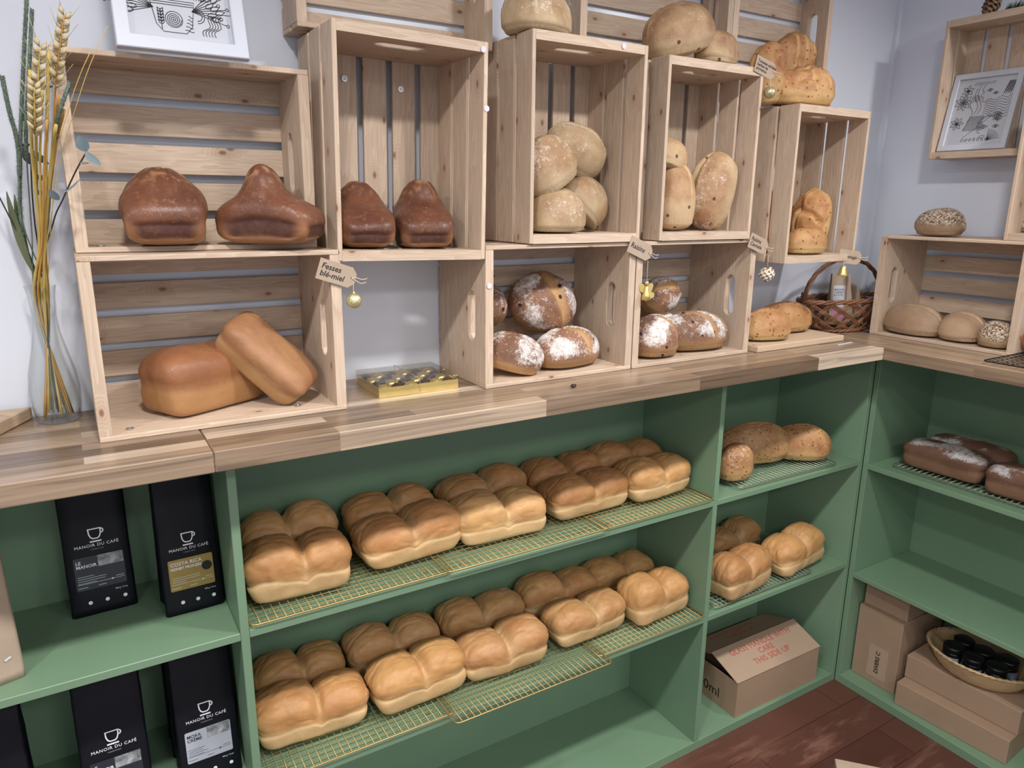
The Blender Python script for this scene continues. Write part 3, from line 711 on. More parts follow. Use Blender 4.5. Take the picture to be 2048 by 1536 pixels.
# ---- upright crate with the batard
zt3=zt2
G='raisin breads in the upright crate'
ball('raisin_country_loaf','tall country batard standing upright, floured along its split, in the upright crate',(1372,284,1466,455),-.165,.105,B_PALER,41,(0,-78,-8),G,floor=zt3,size=(.212,.108,.112),flour=.42,flat_=.8,cuts=((.0,.05,.012),),lump=.010)
hearth('raisin_country_loaf','round pale raisin loaf standing on edge in front of the tall batard',(1306,328,1388,460),.05,zt3,B_PALER,42,grp=G,yabs=-.155,flat_=.95,ex=2.3,flour=.1,cuts=((.0,1.3,.007),))
ball('raisin_country_loaf','small pale raisin loaf lying on top of the round loaf, beside the batard',(1288,274,1392,344),-.150,.07,B_PALER,43,(0,14,10),G,size=(.125,.075,.072),flat_=.9,cuts=((.0,.2,.008),))
zb3=TT+.0016+.434+.0006
BT=ball('raisin_batard','biggest browned batard resting tilted on the crates above the tags',(1275,4,1438,104),-.165,.12,B_PALER,44,(0,-16,0),None,size=(.205,.13,.118),flat_=.75,flour=.15,cuts=((.005,.1,.008),),lump=.010)
rest(BT,zb3)
SB=hearth('raisin_bread','small knotted raisin bread next to the biggest batard',(1385,63,1482,119),.045,zb3,B_PALER,45,yabs=-.185,rz=14,flat_=.6,flour=.1,cuts=((.0,.9,.006),),folds=.006)
# ---- tomato breads above and in the corner crate
zb4=1.4995+.434+.0006
G='tomato herb breads on the corner crate'
TL1=hearth('tomato_bread','cracked orange tomato bread at the front on the corner crate, beside the small gold ball',(1533,134,1664,211),.06,zb4,B_TOMATO,51,rz=-5,grp=G,yabs=-.16,Hs=1.0,flat_=.7,cuts=((0,1.5,.008),(.03,1.2,.006)),folds=.010,lump=.010)
TL2=ball('tomato_bread','scored orange tomato bread propped up behind, topmost on the corner crate',(1530,70,1658,158),-.062,.085,B_TOMATO,52,(12,0,4),G,size=(.195,.085,.135),flat_=.8,cuts=((0,1.45,.007),(.028,1.25,.006),(-.03,1.7,.006)),folds=.008,lump=.008)
TL2.location.x-=.016; rest(TL2,2.0096+ST+.0012)
TL3=ball('tomato_bread','orange tomato bread mostly hidden behind the dried tomato tag',(1478,103,1540,210),-.150,.09,B_TOMATO,53,(10,-10,0),G,floor=zb4,size=(.11,.09,.16),flat_=.9,folds=.008)
TL3.location.x=1.834; TL3.location.y=-.150
zt4=1.4995+ET+.001
G='tomato breads in the corner crate'
hearth('tomato_bread','small pale golden tomato bread at the front of the corner crate',(1568,456,1653,516),.045,zt4,B_TOMATO,54,grp=G,yabs=-.185,flat_=.6,pale_low=.15)
ball('tomato_bread','upright orange tomato bread behind the small golden one in the corner crate',(1578,368,1656,480),-.132,.085,B_TOMATO,55,(0,-86,-10),G,floor=zt4,size=(.195,.12,.095),flat_=.8,folds=.012,lump=.009,cuts=((0,.1,.006),))
ball('tomato_bread','orange tomato bread seen through the side slats of the corner crate',(1500,372,1580,480),-.100,.10,B_TOMATO,56,(0,-80,0),G,floor=zt4,size=(.19,.10,.095),flat_=.8,folds=.010)
# ---- dark raisin boules in the two low crates
zr=HC+.0003+ST+.0012
G='raisin breads in the low crate under the pale loaves'
hearth('raisin_loaf','floured raisin loaf with a split top, front floor of the crate below the big boule',(1060,655,1200,736),.058,zr,B_RAISIN,61,rz=8,grp=G,yabs=-.150,flour=.75,cuts=((0,1.1,.016),),flat_=.6)
ball('raisin_loaf','golden floured raisin loaf half hidden by the crate end board',(974,648,1078,742),-.165,.095,B_RAISIN,62,(0,14,-36),G,floor=zr,size=(.150,.100,.088),flour=.6,pale_low=.0,flat_=.6,cuts=((.012,.15,.010),))
ball('raisin_boule','biggest dark raisin boule with wide floured scores, propped on the loaves below',(1010,532,1166,668),-.085,.105,B_RAISIN,63,(58,0,0),G,size=(.182,.165,.115),flour=.62,flat_=.7,ex=2.1,cuts=((.010,1.32,.021),),lump=.010)
ball('raisin_boule','raisin boule showing only its edge beside the biggest dark boule',(938,565,1012,650),-.06,.09,B_RAISIN,64,(40,0,0),G,size=(.10,.10,.09),flour=.4,flat_=.8)
G='raisin breads in the low crate under the batard'
hearth('raisin_loaf','long floured raisin batard at the open side of the angel crate',(1332,622,1456,710),.052,zr,B_RAISIN,65,rz=-10,grp=G,yabs=-.155,xs=-.016,flour=.72,cuts=((.012,.5,.009),(-.018,.5,.009)),flat_=.6)
hearth('raisin_loaf','grey floured raisin boule at the front below the gold angel',(1258,632,1357,721),.055,zr,B_RAISIN,66,grp=G,yabs=-.170,flour=.78,cuts=((.0,.9,.012),),flat_=.6)
ball('raisin_boule','raisin boule with a torn open side, topmost behind the gold angel',(1285,545,1360,634),-.075,.09,B_RAISIN,67,(35,8,0),G,size=(.105,.10,.10),flour=.7,flat_=.8,cuts=((-.012,.0,.012),))
ball('raisin_loaf','floured raisin loaf wedged in the middle of the angel crate pile',(1285,624,1352,662),-.070,.09,B_RAISIN,68,(10,-6,0),G,size=(.095,.09,.055),flour=.9,flat_=.9)
# ---- tomato breads on the cutting board
zcb=HC+.0003+.018+.0012
G='tomato breads on the cutting board'
hearth('tomato_bread','yellow tomato bread at the front of the cutting board beside the crate',(1470,620,1586,687),.052,zcb,B_TOMATO,71,rz=-14,grp=G,yabs=-.178,aL=.085,flat_=.6,cuts=((.004,.1,.006),),pale_low=.25)
hearth('tomato_bread','browned tomato bread at the back of the cutting board, beside the wicker basket',(1505,604,1646,674),.060,zcb,B_TOMATO,72,rz=-8,grp=G,yabs=-.105,aL=.098,xs=-.024,flat_=.6,cuts=((-.005,.1,.007),))
# ---- corner bay, upper shelf
z=.841+RKZ
G='herb breads on the corner rack'
hearth('herb_bread','small herb roll on the corner rack beside the green divider',(1436,888,1505,956),.040,z,B_TOMATO,73,grp=G,yabs=-.215,flat_=.7,flour=.25)
hearth('herb_bread','oval herb bread in the middle of the corner rack, behind the small roll',(1440,850,1562,938),.058,z,B_TOMATO,74,rz=-18,grp=G,yabs=-.130,flat_=.6,flour=.2,cuts=((.0,.1,.007),))
hearth('herb_bread','browned herb batard on the corner rack near the room corner',(1540,853,1667,939),.056,z,B_TOMATO,75,rz=-34,grp=G,yabs=-.190,aL=.094,xs=-.012,Hs=1.0,flat_=.6,cuts=((.0,.1,.008),))
# ---- side counter crate
zr2=HC+.0003+ST+.0012
def hx(name,label,bb,xc,z,bx,mat,sdd,grp=None,**kw):
    u0,v0,u1,v1=bb; vm=(v0+v1)/2; ya=at(u0,vm,'x',xc).y; yb=at(u1,vm,'x',xc).y; yc=(ya+yb)/2; hw=abs(yb-ya)/2
    tn=abs((yc-CAM.y)/(xc-CAM.x)); a=math.sqrt(max(.0009,hw*hw-(bx*tn)**2)); H=at((u0+u1)/2,v0,'x',xc).z-z
    return bread(name,label,'bread',oval(2*a,2*bx,H,sdd,**kw),mat,(xc,yc,z),(0,0,-PI/2+R(kw.pop('dz',0) if 'dz' in kw else 0)),grp)
G='wheat and oat breads in the side crate'
hx('wheat_loaf','big plain tan loaf in the side crate, beside the wicker basket',(1768,610,1892,686),2.434,zr2,.056,B_PLAIN,81,G,flat_=.6,cuts=((-.01,.05,.012),))
hx('wheat_loaf','smaller plain tan loaf in the middle of the side crate',(1878,626,1978,692),2.455,zr2,.066,B_PLAIN,82,G,flat_=.6,cuts=((-.008,.05,.010),))
hx('oat_bread','oat covered roll in the side crate beside its end board',(1953,640,2032,706),2.435,zr2,.045,B_OATS,83,G,flat_=.6,oat=1)
hx('oat_bread','oat covered roll alone on top of the side crate',(1833,417,1931,472),2.455,TT+.001,.052,B_OATS,84,flat_=.7,oat=1)
hx('oat_bread','oat covered roll peeking out of the upright crate at the photo edge',(2036,428,2090,474),2.50,TT+.0008+ET+.001,.05,B_OATS,85,flat_=.7,oat=1)
hx('wheat_loaf','brown loaf on the black wire rack at the photo edge',(2036,655,2120,726),2.45,HC+.0185,.05,B_HONEY,86,flat_=.7)
# ---- floured dark pan loaves on the side unit
z=.8302+RKZ
G='floured dark pan loaves on the side shelf'
def panx(label,x,y,L_,W,H,rz,sdd): bread('rye_pan_loaf',label,'bread',pan_single(L_,W,H,sdd,dome=.28,flour=.80,crustlow=.55),B_RYE,(x,y,z),(0,0,R(rz)),G)
pA=at(1835,945,'z',z); pB=at(1975,975,'z',z)
panx('floured dark pan loaf at the front of the side shelf',2.420,-.494,.245,.105,.092,-86,91)
panx('floured dark pan loaf at the back of the side shelf, behind another',2.543,-.500,.245,.100,.090,-90,92)
panx('floured dark pan loaf cut off by the photo edge on the side shelf',2.406,-.752,.235,.105,.092,-84,93)
# ------------------------------------------------------------------ wire racks
def rrect(x0,y0,x1,y1,z,r=.012,n=4):
    p=[]
    for cx,cy,a0 in ((x1-r,y1-r,0),(x0+r,y1-r,PI/2),(x0+r,y0+r,PI),(x1-r,y0+r,3*PI/2)):
        for k in range(n+1): a=a0+PI/2*k/n; p.append((cx+r*math.cos(a),cy+r*math.sin(a),z))
    return p
def rack(label,w,d,loc,rz,mat,px=.0165,py=.0165,group='wire cooling racks',up=0):
    t=thing('wire_rack',label,'cooling rack',loc,(0,0,R(rz)),group)
    h=.0102+up
    mobj('frame',tube(rrect(0,0,w,d,h),.0020,6,True),mat,t)
    bm=bmesh.new(); n=int(w/px)
    for i in range(1,n): x=w*i/n; tube_bm(bm,[(x,.001,h+.0012),(x,d-.001,h+.0012)],.0010,4)
    n=int(d/py)
    for i in range(1,n): y=d*i/n; tube_bm(bm,[(.001,y,h-.0008),(w-.001,y,h-.0008)],.0010,4)
    mobj('wire_grid',bm_mesh(bm,smooth=True),mat,t)
    for x in (w*.12,w*.88):
        for y in (d*.15,d*.85):
            mobj('foot',tube([(x-.009,y,h-.001),(x-.003,y,.0012),(x+.003,y,.0012),(x+.009,y,h-.001)],.0012,5),mat,t)
    return t
for nm,z,y2 in (('upper',.841,-.298),('lower',.4672,-.332)):
    rack(f'brass wire rack beside the coffee bag bay on the {nm} loaf shelf',.445,.255,(.331,-.291,z+.0002),0,GOLDWIRE)
    rack(f'brass wire rack in the middle of the {nm} loaf shelf, overlapping its neighbours',.465,.255,(.757,y2,z+.0002),0,GOLDWIRE,up=.0026)
    rack(f'brass wire rack at the corner bay end of the {nm} loaf shelf',.396,.255,(1.2085,-.291,z+.0002),0,GOLDWIRE)
rack('dull steel wire rack under the herb breads in the corner bay',.445,.235,(1.728,-.272,.8412),-1,STEELWIRE,py=.05)
rack('dull steel wire rack under the shiny loaves in the corner bay',.455,.235,(1.662,-.276,.4674),0,STEELWIRE)
rack('dull steel wire rack under the floured dark pan loaves',.46,.245,(2.345,-.362,.8304),-90,STEELWIRE,py=.05)
rack('black wire rack on the side countertop at the photo edge',.40,.30,(2.200,-.652,HC+.0004),-90,BLACKWIRE,px=.024,py=.024)

# ------------------------------------------------------------------ coffee bags
def pouch(W,D,H,sd,fold=.84,fl=.006,bulge=.0):
    prof=[]; n=22
    V=[];F=[]; m=0
    for i in range(n+1):
        t=i/n; f=t*(D/2-fl); b=D-t*(D/2-fl); g=.010+.006*t; w=W/2*(1-.012*math.sin(PI*t))
        if t>fold: w*=.985
        r=.005
        sec=[(-w+r,f),(-w*.5,f-bulge*math.sin(PI*t)),(0,f-bulge*math.sin(PI*t)),(w*.5,f-bulge*math.sin(PI*t)),(w-r,f),(w,f+min(r,(b-f)*.2)),(w-g,(f+b)/2),(w,b-min(r,(b-f)*.2)),(w-r,b),(0,b),(-w+r,b),(-w,b-min(r,(b-f)*.2)),(-w+g,(f+b)/2),(-w,f+min(r,(b-f)*.2))]
        m=len(sec)
        for x,y in sec:
            k=.0016*nz((x,y,t*H),22,sd)+.0008*nz((x,y,t*H),60,sd+3); V.append((x+k*.5,y+k,t*H))
    for i in range(n):
        for k in range(m): F.append((i*m+k,i*m+(k+1)%m,(i+1)*m+(k+1)%m,(i+1)*m+k))
    F.append(tuple(range(m))[::-1]); F.append(tuple(range(n*m,n*m+m)))
    me=py_mesh(V,F,True); me.validate(); return me
def rr2(w,h,r=.004,cx=0,cy=0,n=4):
    return [(p[0]+cx,p[1]+cy) for p in rrect(-w/2,-h/2,w/2,h/2,0,r,n)]
def bar(x0,y0,x1,y1): return [(x0,y0),(x1,y0),(x1,y1),(x0,y1)]
def cup_logo(s):
    o=[(-.5,.42),(.42,.42),(.40,-.02),(.30,-.30),(.16,-.42),(-.20,-.42),(-.36,-.30),(-.47,-.02)]
    i=[(x*.80-.005,y*.80) for x,y in o][::-1]
    h=[(.42+.17*math.cos(a),.17+.20*math.sin(a)) for a in [k*PI/8-PI/2 for k in range(9)]]
    h2=[(.42+.085*math.cos(a),.17+.11*math.sin(a)) for a in [k*PI/8-PI/2 for k in range(9)]][::-1]
    sa=bar(-.42,-.66,.36,-.55)
    return flat([[(x*s,y*s) for x,y in l] for l in (o,i)],.0003),flat([[(x*s,y*s) for x,y in h+h2]],.0003),flat([[(x*s,y*s) for x,y in sa]],.0003)
def join_meshes(parts):
    bm=bmesh.new()
    for me,mt in parts:
        b2=bmesh.new(); b2.from_mesh(me); b2.transform(mt); tmp=bpy.data.meshes.new('x'); b2.to_mesh(tmp); b2.free(); bm.from_mesh(tmp); bpy.data.meshes.remove(tmp)
    return bm_mesh(bm)
def coffee_bag(label,x0,x1,yf,z,kind,rz=0,sdd=1,H=.325,D=.085):
    W=x1-x0; t=thing('coffee_bag',label,'coffee bag',((x0+x1)/2,yf,z),(0,0,R(rz)),'black coffee bags')
    mobj('pouch',pouch(W,D,H,sdd),BAG,t)
    a=math.atan((D/2-.006)/H); P=T(0,-.0014,0)@RX(PI/2-a)
    def put(name,me,mat,x,y,dz=0,lab=None): return mobj(name,me,mat,t,P@T(x,y,dz),lab)
    if kind:
        k=W/.118
        c=cup_logo(.026*k)
        put('cup_logo',join_meshes([(m_,Matrix()) for m_ in c]),WHITEINK,0,.166*k,0,'white cup logo')
        put('brand_lettering',text('MANOIR DU CAFÉ',.0086*k,.00015,align='CENTER',sp=1.12),WHITEINK if kind!='plain' else GREYINK,0,.1400*k,0)
        put('small_lettering',text('TORRÉFACTEUR',.0032*k,.0001,align='CENTER'),GREYINK,0,.1335*k,0)
        lm={'manoir':DARKL,'costa':GOLDL,'moka':SILVL}[kind]; lw,lh=.088*k,.068*k; cy=.088*k
        put('label',flat([rr2(lw,lh,.003)],.0004),lm,0,cy,0)
        if kind!='costa':
            put('label_picture',flat([bar(-.002*k,-.0115*k,.0425*k,.0115*k)],.0003),PHOTO,0,cy+lh/2-.0122*k,.0003)
            nmx=('LE\nMANOIR' if kind=='manoir' else 'MOKA\nCRÈME')
            put('label_lettering',text(nmx,.0092*k,.00015,bold=.0001,line=.92),WHITEINK if kind=='manoir' else INK,-lw/2+.0035*k,cy+lh/2-.0135*k,.0006)
        else:
            put('label_lettering',text('COSTA RICA',.0108*k,.00015,bold=.00012),WHITEINK,-lw/2+.004*k,cy+lh/2-.0135*k,.0006)
            put('label_lettering',text('HONEY PROCESS',.0078*k,.00015,bold=.0002),WHITEINK,-lw/2+.004*k,cy+lh/2-.0225*k,.0006)
            put('label_seal',lathe([(0,0),(.0098,0),(.0098,.0003),(0,.0003)],24,False),INK,lw/2-.013*k,cy+lh/2-.026*k,.0004,'round black seal')
        ink=INK if kind=='moka' else WHITEINK
        rr_=random.Random(sdd); lines=[]
        for q in range(4): lines.append(bar(-lw/2+.004,cy-.006-q*.0045,-lw/2+.004+rr_.uniform(.025,.055),cy-.0054-q*.0045))
        yb=cy-lh/2+.011
        lines+= [bar(-lw/2+.003,yb+.002,lw/2-.003,yb+.0025),bar(-lw/2+.003,yb-.0055,-lw/2+.02,yb-.0048),bar(-.006,yb-.0055,.008,yb-.0048),bar(lw/2-.018,yb+.006,lw/2-.004,yb+.0067)]
        put('label_print',join_meshes([(flat([l],.0002),Matrix()) for l in lines]+[(lathe([(0,0),(.0017,0),(.0017,.0002),(0,.0002)],12,False),T(.02,yb+.0022,0))]),ink,0,0,.0005)
        put('weight_lettering',text('400 g / 14 oz',.0042*k,.0001,align='RIGHT'),WHITEINK,lw/2,.043*k,0)
        for x in (-.030,0.0,.032): put('print_mark',lathe([(0,0),(.0038,0),(.0038,.0002),(0,.0002)],16,False),WHITEINK,x*k+.006,.0265*k,0,'small white print mark')
    return t
zs=.8393+.0006
coffee_bag('black coffee bag with a charcoal label and grey picture, on the upper coffee shelf',.030,.150,-.066,zs,'manoir',2,1)
coffee_bag('black coffee bag with a gold label, on the upper coffee shelf beside the divider',.193,.3065,-.155,zs,'costa',2,2)
zs=.4672+.0006
coffee_bag('black coffee bag with a charcoal label, on the lower coffee shelf',.012,.133,-.208,zs,'manoir',1,3,.312)
coffee_bag('black coffee bag with a silver label, on the lower coffee shelf beside the divider',.183,.303,-.208,zs,'moka',1,4,.305)
coffee_bag('black coffee bag cut off by the photo edge, on the lower coffee shelf',-.185,-.066,-.230,zs,'manoir',-4,5,.318)
coffee_bag('black coffee bag hidden in shadow behind the silver labelled one',.178,.296,-.10,zs,None,0,6,.335)
coffee_bag('black coffee bag hidden in shadow behind the charcoal labelled one, lower shelf',.010,.130,-.10,zs,None,0,7,.335)
t=thing('kraft_bag','tall tan kraft paper pouch at the photo edge on the upper coffee shelf','bag',(-.112,-.250,.8399),(0,0,R(16)))
mobj('pouch',pouch(.145,.105,.33,9,bulge=.006),KRAFT,t); mobj('notch',flat([rr2(.011,.004,.0015)],.0004),PAPER,t,T(.050,.0035,.043)@RX(PI/2-.14)@RZ(.4),'small white tear mark')

# ------------------------------------------------------------------ cardboard boxes
def cbox(name,label,w,d,h,loc,rz,mat=CARD,flapgap=True,group='cardboard boxes'):
    t=thing(name,label,'box',loc,(0,0,rz),group)
    me=board(-w/2,-d/2,0,w/2,d/2,h,.0015); mobj('carton',me,mat,t)
    return t
# glass carton with a gabled lid
w,d,h=.405,.245,.128
t=thing('cardboard_box','brown carton with red handling text on its lid, below the shiny corner loaves','box',(2.006,-.152,.0316),(0,0,R(-.5)))
bm=bmesh.new(); box_bm(bm,-w/2,-d/2,0,w/2,d/2,h)
top=[f for f in bm.faces if f.normal.z>.9 or all(v.co.z>h-.001 for v in f.verts)]
bmesh.ops.delete(bm,geom=top,context='FACES'); bmesh.ops.solidify(bm,geom=bm.faces,thickness=.003); mobj('carton',bm_mesh(bm),CARD,t)
ang=math.atan2(.045,.122); fl_=.128
F1m=T(0,-d/2-.001,h+.001)@RX(ang)
mobj('front_flap',board(-w/2-.003,0,0,w/2+.003,fl_,.0035,.0008),CARDIN,t,F1m)
mobj('rear_flap',board(-w/2-.001,-.128,0,w/2+.001,0,.0035,.0008),CARD,t,T(0,d/2-.001,h-.002)@RX(-ang*.9))
mobj('handling_lettering',text('GLASS HANDLE WITH\nCARE\nTHIS SIDE UP',.030,.0002,align='CENTER',line=.95),REDINK,t,F1m@T(0,.088,.0038),'red printed text')
mobj('handling_lettering',text('GLASS HANDLE WITH\nCARE\nTHIS SIDE UP',.022,.0002,align='CENTER',line=.95),REDINK,t,T(0,d/2-.001,h-.002)@RX(-ang*.9)@T(0,-.040,.0038),'faint red printed text')
mobj('side_lettering',text('500ml',.050,.0002,align='CENTER'),INK,t,T(-w/2-.0004,.01,.03)@RZ(-PI/2)@RX(PI/2),'dark printed text')
# tall box + upper box
t=cbox('cardboard_box','tall brown box with a pale tape label, in the corner of the side unit',.160,.25,.270,(2.488,-.3895,.0316),-PI/2)
mobj('label',flat([bar(-.035,-.06,.035,.06)],.0006),CARDIN,t,T(.01,-.1254,.085)@RX(PI/2),'pale paper label')
mobj('label_lettering',text('DIVERS C',.020,.0002,align='CENTER',bold=.0004),INK,t,T(.016,-.1262,.085)@RX(PI/2)@RZ(PI/2),'black printed text')
cbox('cardboard_box','brown box wedged on top of the tall box under the shelf',.154,.22,.085,(2.492,-.388,.3026),-PI/2+R(1))
cbox('cardboard_box','long flat brown box at the bottom of the flat pair, front of the side unit',.340,.27,.082,(2.472,-.656,.0316),-PI/2+R(3.5))
cbox('cardboard_box','long flat brown box stacked on another flat one, under the pale basket',.345,.235,.082,(2.502,-.656,.1146),-PI/2+R(2.5))
c0=at(1668,1517,'z',.12)
cbox('cardboard_box','small tan box on the red floor, only its corner showing at the bottom',.20,.20,.12,(c0.x-.005,c0.y-.142,.0006),R(42),KRAFT)

# ------------------------------------------------------------------ pale oval basket with jars
zb=.1146+.082+.0008; bx,by=2.478,-.664
t=thing('woven_basket','pale oval woven basket of black jars on the stacked flat boxes','basket',(bx,by,zb),(0,0,R(-84)))
def basket_wall(r0,r1,h,ex,n=60,rows=9):
    bm=bmesh.new(); rg=[]
    prof=[(r0*.0,.004)]+[(r0+(r1-r0)*(k/rows)**.75,.002+h*k/rows) for k in range(rows+1)]+[(r0+(r1-r0)*(k/rows)**.75-.004,.006+h*k/rows) for k in range(rows,-1,-1)]+[(0,.008)]
    for i,(r,z) in enumerate(prof):
        if r==0: rg.append([bm.verts.new((0,0,z))]); continue
        rg.append([bm.verts.new(((r+.0017*(1 if (k//2+i)%2 else -1))*math.cos(2*PI*k/n)*ex,(r+.0017*(1 if (k//2+i)%2 else -1))*math.sin(2*PI*k/n),z)) for k in range(n)])
    for A,B in zip(rg,rg[1:]):
        for k in range(n):
            f=[]
            for q in (A[k%len(A)],A[(k+1)%len(A)],B[(k+1)%len(B)],B[k%len(B)]):
                if q not in f: f.append(q)
            if len(f)>2: bm.faces.new(f)
    bmesh.ops.recalc_face_normals(bm,faces=bm.faces); return bm_mesh(bm,smooth=True)
mobj('basket_weave',basket_wall(.086,.122,.066,1.28),WICKP,t)
def ring(r,ex,z,tw,ph,n=90,turns=24): return [((r+tw*math.cos(turns*2*PI*k/n+ph))*math.cos(2*PI*k/n)*ex,(r+tw*math.cos(turns*2*PI*k/n+ph))*math.sin(2*PI*k/n),z+tw*math.sin(turns*2*PI*k/n+ph)) for k in range(n)]
bm=bmesh.new()
for ph in (0,PI): tube_bm(bm,ring(.123,1.27,.070,.0022,ph),.0034,5,True)
bmesh.ops.recalc_face_normals(bm,faces=bm.faces); mobj('rim',bm_mesh(bm,smooth=True),WICKP,t)
jb=None
for i,(jx,jy) in enumerate(((-.070,-.030),(-.006,-.046),(.058,-.036),(-.064,.034),(.000,.022),(.066,.030))):
    j=thing('jar','small black lidded jar standing in the pale woven basket','jar',(bx+jx*math.cos(R(-84))-jy*math.sin(R(-84)),by+jx*math.sin(R(-84))+jy*math.cos(R(-84)),zb+.0085),(0,0,R(25*i)),'black jars in the pale basket')
    if jb is None:
        jb=(lathe([(0,0),(.028,0),(.0305,.003),(.0305,.044),(.027,.050),(0,.050)],24),lathe([(.030,.048),(.0312,.049),(.0312,.066),(.029,.068),(0,.0682)],24),None)
        bm=bmesh.new(); rg=[[bm.verts.new((.0309*math.cos(a*PI/12),.0309*math.sin(a*PI/12),z)) for a in range(-22,-7)] for z in (.008,.036)]
        for k in range(14): bm.faces.new((rg[0][k],rg[0][k+1],rg[1][k+1],rg[1][k]))
        jb=(jb[0],jb[1],bm_mesh(bm,smooth=True))
    mobj('glass_body',jb[0],LID,j); mobj('lid',jb[1],LID,j); mobj('label',jb[2],JARLAB,j,None,'blue and white label')

# ------------------------------------------------------------------ cutting boards, gold box
t=mobj('cutting_board',board(0,0,0,.398,.20,.018,.002),BOARDW); t.location=(1.778,-.249,HC+.0003); tag(t,'pale wooden cutting board under the two tomato breads','cutting board')
me=flat([[(.010,-.006),(-.10,-.010),(-.36,-.10),(-.36,-.40),(-.165,-.36)]],.024,.002); uv_long(me,0,77)
t=mobj('cutting_board',me,BOARDW); t.location=(0,0,HC+.0125); tag(t,'pale wooden board at the photo edge beside the glass vase','cutting board')
gx,gy=.746,-.118; gw,gd=.190,.150
t=thing('chocolate_box','gold gift box of chocolates with a clear lid, in the gap between low crates','gift box',(gx,gy,HC+.0004),(0,0,R(-1)))
bm=bmesh.new(); box_bm(bm,-gw/2,-gd/2,0,gw/2,gd/2,.022)
top=[f for f in bm.faces if all(v.co.z>.02 for v in f.verts)]; bmesh.ops.delete(bm,geom=top,context='FACES'); bmesh.ops.solidify(bm,geom=bm.faces,thickness=.0012); mobj('tray',bm_mesh(bm),GOLD,t)
bm=bmesh.new(); box_bm(bm,-gw/2-.0012,-gd/2-.0012,.012,gw/2+.0012,gd/2+.0012,.0335)
bot=[f for f in bm.faces if all(v.co.z<.02 for v in f.verts)]; bmesh.ops.delete(bm,geom=bot,context='FACES'); bmesh.ops.solidify(bm,geom=bm.faces,thickness=.0006); mobj('clear_lid',bm_mesh(bm),PLAST,t)
fo=mobj('ribbon',tube([(0,-gd/2-.002,.004),(0,-gd/2-.002,.0345),(0,gd/2+.002,.0345),(0,gd/2+.002,.004)],.0006,4),GOLD,t)
cme=build(lambda d:(Vector((d.x*.0135,d.y*.0135,d.z*.0115))+d*.0009*nz(d,5,3),{}),8)
cme2=cme.copy()
for i in range(6):
    for jx in range(4):
        o=mobj('chocolate',cme if (i+jx)%2 else cme2,CHOC if (i+jx)%2 else GOLD); o.location=(gx-.078+i*.0312,gy-.054+jx*.036,HC+.0022)
        tag(o,'wrapped gold chocolate inside the clear lidded gold box' if (i+jx)%2==0 else 'bare dark chocolate inside the clear lidded gold box','chocolate','chocolates in the gold box')

# ------------------------------------------------------------------ wicker basket with tea pouches
bz=HC+.0004; BX,BY=2.366,-.098; EXX=.70
t=thing('wicker_basket','brown wicker basket with a tall arched handle, in the room corner on the countertop','basket',(BX,BY,bz))
bm=bmesh.new()
A0,B0,A1,B1,HH=.110,.058,.205,.086,.100
def bw(u_,th): 
    s=u_**.62; return ((A0+(A1-A0)*s)*math.cos(th),(B0+(B1-B0)*s)*math.sin(th),.006+HH*u_)
ns=13
for k in range(ns):
    for dr in (1,-1):
        for o_ in (0,.06,.12):
            pts=[]
            for i in range(9):
                u_=i/8; th=2*PI*k/ns+dr*(u_*1.05)+o_; x,y,z=bw(u_,th); q=1+.018*(1 if (i+k)%2 else -1)*dr
                pts.append((x*q,y*q,z))
            tube_bm(bm,catmull(pts,2),.0027,5)
bmesh.ops.recalc_face_normals(bm,faces=bm.faces); mobj('basket_weave',bm_mesh(bm,smooth=True),WICK,t)
bm=bmesh.new()
for k in range(3):
    for (a,b,z,tw) in ((A1,B1,HH+.007,.0045),(A0+.004,B0+.004,.008,.004)):
        n=110; tube_bm(bm,[((a+tw*math.cos(9*2*PI*i/n+k*2.1))*math.cos(2*PI*i/n),(b+tw*math.cos(9*2*PI*i/n+k*2.1))*math.sin(2*PI*i/n),z+tw*math.sin(9*2*PI*i/n+k*2.1)) for i in range(n)],.0042,5,True)
bmesh.ops.recalc_face_normals(bm,faces=bm.faces); mobj('braided_rim',bm_mesh(bm,smooth=True),WICK,t)
mobj('base',lathe([(0,.001),(.062,.001),(.066,.006),(.06,.009),(0,.009)],32),WICK,t,Matrix.Diagonal((1.5,.85,1,1)))
bm=bmesh.new()
for k in range(3):
    pts=[]
    for i in range(61):
        a=PI*i/60; q=.0035; pts.append(((A1+q*math.cos(i*.42+k*2.1))*math.cos(a),q*math.sin(i*.42+k*2.1),HH-.01+.150*math.sin(a)**.85+q*math.cos(i*.42+k*2.1)))
    tube_bm(bm,pts,.0042,5)
bmesh.ops.recalc_face_normals(bm,faces=bm.faces); mobj('handle',bm_mesh(bm,smooth=True),WICK,t)
bm=bmesh.new()
for s in (-1,1):
    for i in range(6): tube_bm(bm,[(s*A1+.009*math.cos(q*PI/4),.009*math.sin(q*PI/4),HH+.010+i*.005) for q in range(8)],.0024,4,True)
bmesh.ops.recalc_face_normals(bm,faces=bm.faces); mobj('handle_wrapping',bm_mesh(bm,smooth=True),WICK,t)
